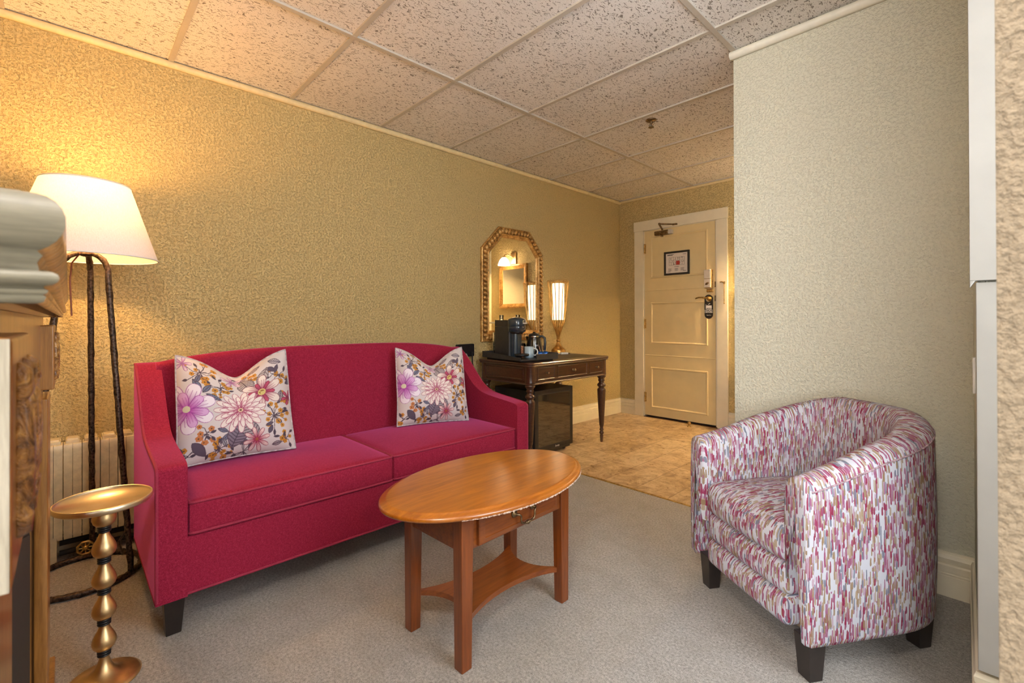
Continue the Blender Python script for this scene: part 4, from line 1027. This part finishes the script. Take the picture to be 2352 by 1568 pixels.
for y0_, y1_ in ((2.552, 2.752), (2.785, 3.165), (3.197, 3.385)):
    z0_, z1_ = .622, .720
    V = []
    for d, x in ((0, fx-.001), (0, fx+.002), (.004, fx+.004), (.008, fx+.002), (.010, fx-.0005)): V += [(x, y0_+d, z0_+d), (x, y1_-d, z0_+d), (x, y1_-d, z1_-d), (x, y0_+d, z1_-d)]
    F = [(r*4+k, r*4+(k+1) % 4, r*4+4+(k+1) % 4, r*4+4+k) for r in range(4) for k in range(4)]+[(16, 17, 18, 19)]
    dw = MB().add(V, F).build('drawer', M_mahog, dk)
    kb = MB().lathe([(.011, 0), (.012, .003), (.006, .006), (.005, .013), (.010, .018), (.012, .023), (.009, .028), (.001, .030)], n=18, m=frame_m((fx, (y0_+y1_)/2, .672), (0, 1, 0), (0, 0, 1), (1, 0, 0))).build('knob', M_antique, dw)
# raised panel moulding on the end
def end_panel(y, sgn):
    x0, x1, z0_, z1_ = AX0+.055, AX1-.075, .624, .718; V = []
    for d, o in ((0, 0), (0, .004), (.005, .0055), (.010, .001), (.012, -.0005)):
        V += [(x0+d, y-sgn*o*-1 if False else y+sgn*o, z0_+d), (x1-d, y+sgn*o, z0_+d), (x1-d, y+sgn*o, z1_-d), (x0+d, y+sgn*o, z1_-d)]
    F = [(r*4+k, r*4+(k+1) % 4, r*4+4+(k+1) % 4, r*4+4+k) for r in range(4) for k in range(4)]+[(16, 17, 18, 19)]
    MB().add(V, F).build('end_panel', M_mahog, dk)
end_panel(AY0+.006, -1); end_panel(AY1-.006, 1)

# ------------------------------------------------------------ serving tray and what stands on it
TX, TY, TR = .375, 2.640, math.radians(-8)
TM = Matrix.Translation((TX, TY, 0)) @ Matrix.Rotation(TR, 4, 'Z')
def tw(x, y, z): return TM @ Vector((x, y, z))
ty = empty('serving_tray', (TX, TY, DZ), TR, 'black serving tray with low walls on the writing desk', 'tray')
m = MB(); hx_, hy_ = .262, .188
MB().box(-hx_+.03, hx_-.03, -hy_+.03, hy_-.03, .0008, .012).build('foot_pad', M_dark, ty)
MB().box(-hx_, hx_, -hy_, hy_, .012, .020).build('tray_base', M_blackm, ty, bevel=.002)
for nm, b in (('end_wall', (-hx_, -hx_+.008, -hy_, hy_, .018, .062)), ('side_wall', (-hx_+.008, hx_, hy_-.008, hy_, .018, .062)), ('front_wall', (hx_-.008, hx_, -.03, hy_-.008, .018, .058))):
    MB().box(*b).build(nm, M_blackm, ty, bevel=.002)
MB().prism([(-hx_+.008, .018), (hx_, .018), (hx_, .036), (-hx_+.008, .062)], 'y', -hy_, -hy_+.008).build('side_wall', M_blackm, ty, bevel=.002)
TZ = DZ+.0205
# pod coffee machine
cmz = empty('coffee_machine', tw(-.04, -.062, TZ), TR+math.radians(-5), 'dark graphite pod coffee machine at the left of the serving tray', 'coffee machine')
def rr_prism(m, x0, x1, y0, y1, z0, z1, r, n=8):
    q = rrect(x0, x1, y0, y1, r, n); k = len(q); V = [(x, y, z0) for x, y in q]+[(x, y, z1) for x, y in q]
    m.add(V, [(i, (i+1) % k, k+(i+1) % k, k+i) for i in range(k)], True); m.add(V[:k], [tuple(range(k))[::-1]]); m.add(V[k:], [tuple(range(k))]); return m
rr_prism(MB(), -.150, .085, -.062, .062, 0, .245, .012).build('body', M_blackm, cmz)
rr_prism(MB(), -.150, .095, -.062, .062, .247, .298, .012).build('upper_body', M_blackm, cmz)
MB().lathe([(.066, .206), (.071, .210), (.072, .244), (.0715, .247)], (.105, 0, 0), 40).build('brew_ring', M_bluegloss, cmz)
hd = MB().lathe([(.072, .249), (.073, .252), (.073, .296), (.066, .306), (.045, .316), (.020, .320), (.001, .320)], (.105, 0, 0), 40).build('brew_head', M_bluegloss, cmz)
MB().box(.095, .115, -.006, .006, .316, .323).build('lever_tab', M_silver, hd, bevel=.003)
MB().lathe([(.042, .190), (.050, .196), (.060, .207), (.001, .207)], (.110, 0, 0), 32).build('spout', M_black, cmz)
MB().lathe([(.045, 0), (.045, .192)], (.075, 0, 0), 32).build('front_column', M_bluegloss, cmz)
cs = MB().lathe([(.001, .018), (.050, .018), (.056, .022), (.057, .030), (.054, .036), (.048, .034), (.001, .034)], (.180, 0, 0), 36).build('cup_stand', M_black, cmz)
MB().box(.075, .145, -.02, .02, .0, .028).build('stand_bracket', M_black, cmz)
text('lettering', 'NESPRESSO', .0115, tag(M_signw and plain('copper_print', (.75, .45, .32), .4), None) if False else M_signw, cmz, frame_m((.105+.0735*math.cos(math.radians(28)), .0735*math.sin(math.radians(28)), .272), (-math.sin(math.radians(28)), math.cos(math.radians(28)), 0), (0, 0, 1), (math.cos(math.radians(28)), math.sin(math.radians(28)), 0)), ext=.0015)
m = MB(); rr_prism(m, -.215, -.152, -.050, .050, .004, .195, .02, 6); m.build('water_tank', M_glass, cmz)
MB().tube([(-.19, .07, .012), (-.20, .10, .05), (-.17, .12, .075), (-.14, .11, .05), (-.13, .10, .01)], .004, 8).build('power_cord', M_cord_r, cmz)
# mug
mg = empty('mug', tw(.105, .020, TZ), TR-math.radians(48), 'pale blue ceramic mug on the tray in front of the kettle', 'mug')
MB().lathe([(.001, 0), (.036, 0), (.038, .004), (.0385, .02), (.0375, .085), (.0355, .0865), (.0345, .084), (.0345, .008), (.001, .007)], n=36).build('mug_body', M_mug, mg)
MB().tube([(.0, .036, .070), (.0, .052, .072), (.0, .066, .060), (.0, .068, .042), (.0, .060, .026), (.0, .048, .018), (.0, .037, .020)], .0052, 8).build('handle', M_plate, mg)
# kettle
kt = empty('electric_kettle', tw(.055, .112, TZ), math.radians(20), 'black glossy electric kettle at the back right of the serving tray', 'kettle')
M_kettle = plain('dark_glass_kettle', (.016, .013, .012), .07, var=.1, coat=1)
MB().lathe([(.068, 0), (.070, .006), (.070, .022), (.069, .026)], n=40).build('kettle_base', M_black, kt)
MB().lathe([(.067, .027), (.069, .034), (.066, .070), (.060, .110), (.053, .145), (.050, .158)], n=40).build('kettle_body', M_kettle, kt)
MB().lathe([(.0505, .159), (.0515, .163), (.0505, .168)], n=40).build('collar_band', M_chrome, kt)
MB().lathe([(.049, .169), (.046, .178), (.030, .188), (.012, .192), (.010, .200), (.001, .201)], n=32).build('kettle_lid', M_black, kt)
MB().add([(-.048, -.02, .165), (-.048, .02, .165), (-.078, 0, .163), (-.055, -.016, .115), (-.055, .016, .115), (-.060, 0, .110)], [(0, 1, 2), (0, 2, 5, 3), (1, 4, 5, 2), (0, 3, 4, 1), (3, 5, 4)]).build('spout', M_kettle, kt)
MB().tube([(.044, 0, .164), (.072, 0, .166), (.092, 0, .152), (.096, 0, .12), (.093, 0, .07), (.090, 0, .055)], lambda t: .0105, 10).build('handle', M_bluegloss, kt)
def curved(m, x0, x1, z0, z1, r): # mark on the kettle side (angle in radians)
    m.add([(r*math.cos(a)*(1.0), r*math.sin(a), z) for z in (z0, z1) for a in (x0, x1)], [(0, 1, 3, 2)])
m = MB(); aa = -.95
for k in range(3): curved(m, aa-.05, aa+.05, .118+.012*k, .124+.012*k, .0625-.003*k)
for k in range(4): curved(m, aa-.30+.16*k, aa-.24+.16*k, .088, .099, .0672)
m.build('level_marks', M_signw, kt)
# stemless glasses, sachets, pods
for (x, y, lb) in ((-.040, .060, 'clear stemless glass on the tray half hidden behind the mug'), (-.120, .070, 'clear stemless glass on the tray between coffee machine and kettle')):
    o = MB().lathe([(.024, .001), (.026, 0), (.036, .03), (.038, .055), (.033, .105), (.0318, .105), (.0365, .055), (.034, .03), (.022, .006), (.001, .005)], n=32).build('drinking_glass', M_glass); o.location = tw(x, y, TZ); tag(o, lb, 'glass', 'glasses on the tray')
for k, (x, y, a, lb) in enumerate(((.125, .168, .5, 'striped sugar sachet at the tray corner to the right of the blue pods'), (.074, -.024, -.1, 'striped sugar sachet sticking up between mug and coffee machine'), (.146, .116, .9, 'striped sugar sachet standing between the two blue pods'))):
    o = MB().box(-.003, .003, -.011, .011, 0, .092).build('sachet', M_ribbon, bevel=.001); o.location = tw(x, y, TZ+.002); o.rotation_euler = (math.radians(-16+6*k), math.radians(-14), a); tag(o, lb, 'sachet', 'sachets on the tray')
for (x, y, lb) in ((.165, .085, 'blue foil coffee pod by the mug handle'), (.160, .142, 'blue foil coffee pod nearest the tray end by the lamp')):
    e = empty('coffee_pod', tw(x, y, TZ+.001), 0, lb, 'coffee pod', 'coffee pods on the tray')
    mm = Matrix.Translation((0, 0, .026)) @ Matrix.Rotation(math.radians(70), 4, 'Y')
    MB().lathe([(.001, 0), (.024, 0), (.026, .002), (.026, .004), (.020, .008), (.014, .024), (.001, .030)], n=28, m=mm).build('capsule', M_pod, e)
    MB().lathe([(.0225, -.001), (.0265, -.001), (.0265, .0015), (.0225, .0015)], n=28, m=mm).build('rim', M_silver, e)

# ------------------------------------------------------------ desk lamp
dl = empty('desk_lamp', (.172, 3.365, DZ+.0008), 0, 'lit gold wire-cage table lamp with a glowing tube on the desk', 'table lamp')
MB().lathe([(.001, 0), (.068, 0), (.072, .003), (.072, .010), (.068, .013), (.069, .020), (.067, .034), (.062, .044), (.050, .054), (.036, .066), (.024, .084), (.017, .104), (.015, .112)], n=48).build('base', M_gold, dl)
MB().lathe([(.012, .111), (.019, .116), (.0215, .124), (.019, .132), (.013, .137), (.012, .150)], n=32).build('collar', M_gold, dl)
nw = 16
m = MB()
for k in range(nw):
    a = 2*PI*k/nw; ca, sa = math.cos(a), math.sin(a)
    pts = [(.012, .135), (.013, .155), (.020, .185), (.034, .230), (.052, .280), (.066, .315), (.076, .42), (.088, .55), (.098, .650), (.103, .686)]
    m.tube([(r*ca, r*sa, z) for r, z in pts], .0034, 6)
wr = m.build('wire_cage', M_gold, dl)
for r, z, nm in ((.0665, .315, 'ring'), (.101, .676, 'ring'), (.103, .688, 'ring')): MB().tube([(r*math.cos(2*PI*k/48), r*math.sin(2*PI*k/48), z) for k in range(48)], .0026, 6, closed=True).build('ring', M_gold, dl)
MB().lathe([(.001, .312), (.056, .312), (.0565, .320), (.0565, .662), (.050, .664), (.001, .664)], n=40).build('glowing_tube', M_glow_desk, dl)
ad = empty('charger', (.285, 3.315, DZ+.0012), math.radians(60), 'small white charger with coiled lead beside the desk lamp base', 'charger')
MB().box(-.035, .035, -.014, .014, 0, .018).build('charger_block', M_plate, ad, bevel=.004)
MB().box(.035, .055, -.010, .010, .002, .016).build('metal_plug', M_chrome, ad, bevel=.002)
MB().tube([(-.035, 0, .006), (-.07, .01, .004), (-.10, .035, .004), (-.12, .015, .005), (-.095, -.012, .004), (-.08, .012, .008)], .003, 8).build('lead', M_plate, ad)

# ------------------------------------------------------------ arched mirror
am_ = empty('wall_mirror', (0, 2.928, 1.40), 0, 'tall mirror with clipped top corners in a carved gilt frame on the left wall', 'mirror')
cy_, cz_ = 2.928, 1.40
outer = [(2.543, .893), (3.315, .893), (3.317, 1.700), (3.135, 1.905), (2.748, 1.905), (2.545, 1.700)]
pts = [(y-cy_, z-cz_) for y, z in outer]
def offs(p, d):
    n = len(p); out = []
    for i in range(n):
        a, b, c = Vector(p[i-1]), Vector(p[i]), Vector(p[(i+1) % n]); d0 = (b-a).normalized(); d1 = (c-b).normalized()
        n0 = Vector((-d0.y, d0.x)); n1 = Vector((-d1.y, d1.x)); mm = n0+n1; mm = mm/(mm.length_squared/2); out.append(tuple(b+mm*d))
    return out
rings = [(0, .001), (0, .022), (.006, .027), (.012, .022), (.014, .014), (.056, .016), (.060, .028), (.064, .024), (.072, .020), (.076, .023), (.084, .021), (.092, .012), (.096, .008)]
V = []
for d, x in rings: V += [(x, y, z) for y, z in offs(pts, d)]
n = 6; F = [(i*n+k, i*n+(k+1) % n, (i+1)*n+(k+1) % n, (i+1)*n+k) for i in range(len(rings)-1) for k in range(n)]
frm = MB().add(V, F).build('frame', M_gilt, am_)
# reeded gadroon carving along the frame
mid = offs(pts, .035); m = MB()
for i in range(6):
    a, b = Vector(mid[i]), Vector(mid[(i+1) % 6]); L = (b-a).length; k = max(3, round(L/.040)); t = (b-a).normalized(); nn = Vector((-t.y, t.x))
    for j in range(k):
        c = a+(b-a)*((j+.5)/k); w_ = L/k*.48
        o = Vector((.026, c.x, c.y))
        mm = frame_m(o, (0, t.x, t.y), (0, nn.x+t.x*.25, nn.y+t.y*.25), (1, 0, 0)) @ Matrix.Diagonal((w_, .024, .020, 1))
        m.lathe([(max(1e-4, math.sin(PI*q/6)), -math.cos(PI*q/6)) for q in range(7)], n=10, m=mm, capb=False)
m.build('gadroon_carving', M_gilt, frm)
gl = offs(pts, .094)
MB().add([(.010, y, z) for y, z in gl], [tuple(range(6))]).build('mirror_glass', M_mirror, am_)

# ------------------------------------------------------------ mini fridge
fg = empty('mini_fridge', (0, 0, 0), 0, 'black mini fridge with smoked glass door under the writing desk', 'fridge')
FX0, FX1, FY0, FY1, FZ = .12, .545, 2.603, 3.068, .525
MB().box(FX0, FX1, FY0, FY1, .022, FZ).build('cabinet', M_black, fg, bevel=.004)
dd = MB().box(FX1+.003, FX1+.036, FY0, FY1, .045, FZ+.001).build('door', M_black, fg, bevel=.003)
MB().box(FX1+.036, FX1+.0375, FY0+.040, FY1-.040, .085, FZ-.035).build('glass_panel', M_tint, dd)
MB().box(FX1+.0359, FX1+.0368, FY0+.034, FY1-.034, .080, FZ-.030).build('panel_border', M_blackm, dd)
text('lettering', 'Danby', .020, M_silver, dd, frame_m((FX1+.0365, FY0+.265, .062), (0, 1, 0), (0, 0, 1), (1, 0, 0)))
MB().box(FX1-.02, FX1+.02, FY0+.02, FY1-.02, .024, .044).build('kick_plate', M_black, fg)
for x in (FX0+.04, FX1-.03):
    for y in (FY0+.04, FY1-.04): MB().lathe([(.014, -.001), (.014, .024)], (x, y, 0), 14).build('foot', M_black, fg)

# ------------------------------------------------------------ outlet adapter and cords on the left wall
oa = empty('outlet_adapter', (0, 2.369, .828), 0, 'black multi-outlet adapter plugged into the left wall beside the sofa', 'power adapter')
m = MB(); q = [(-.088, .046), (-.080, .052), (.076, .054), (.084, .048), (.084, -.042), (.078, -.050), (-.080, -.052), (-.088, -.046), (-.088, -.036), (-.078, -.033), (-.078, .030), (-.088, .034)]
m.prism(q[::-1], 'x', .001, .030); m.build('adapter_body', M_black, oa, bevel=.003)
MB().box(.030, .046, -.048, -.022, -.030, -.012).build('white_plug', M_cord_w, oa, bevel=.004)
MB().box(.030, .048, .044, .066, -.040, -.012).build('black_plug', M_black, oa, bevel=.004)
MB().tube([(.02, -.080, .004), (.03, -.11, -.005), (.035, -.16, -.025), (.03, -.21, -.045)], .006, 8).build('feed_cord', M_black, oa)
bc = MB().tube([(.04, .055, -.040), (.04, .056, -.09), (.04, .066, -.16), (.04, .078, -.22), (.035, .082, -.30), (.03, .080, -.42), (.03, .085, -.56), (.03, .10, -.64)], .0055, 8).build('black_cord', M_black, oa)
wc = MB().tube([(.046, -.035, -.022), (.054, -.018, -.028), (.052, .000, -.06), (.048, .030, -.13), (.045, .055, -.19), (.04, .085, -.235), (.04, .115, -.27), (.042, .135, -.30), (.045, .132, -.325), (.05, .110, -.30), (.045, .092, -.25), (.04, .10, -.23), (.04, .12, -.26), (.042, .14, -.30), (.04, .128, -.35), (.042, .15, -.38), (.045, .118, -.40), (.04, .15, -.43), (.04, .12, -.45), (.04, .14, -.48)], .0052, 8).build('white_cord', M_cord_w, oa)
MB().box(.001, .006, -.01, .035, -.20, -.13).build('wall_plate', M_plate, oa, bevel=.001)
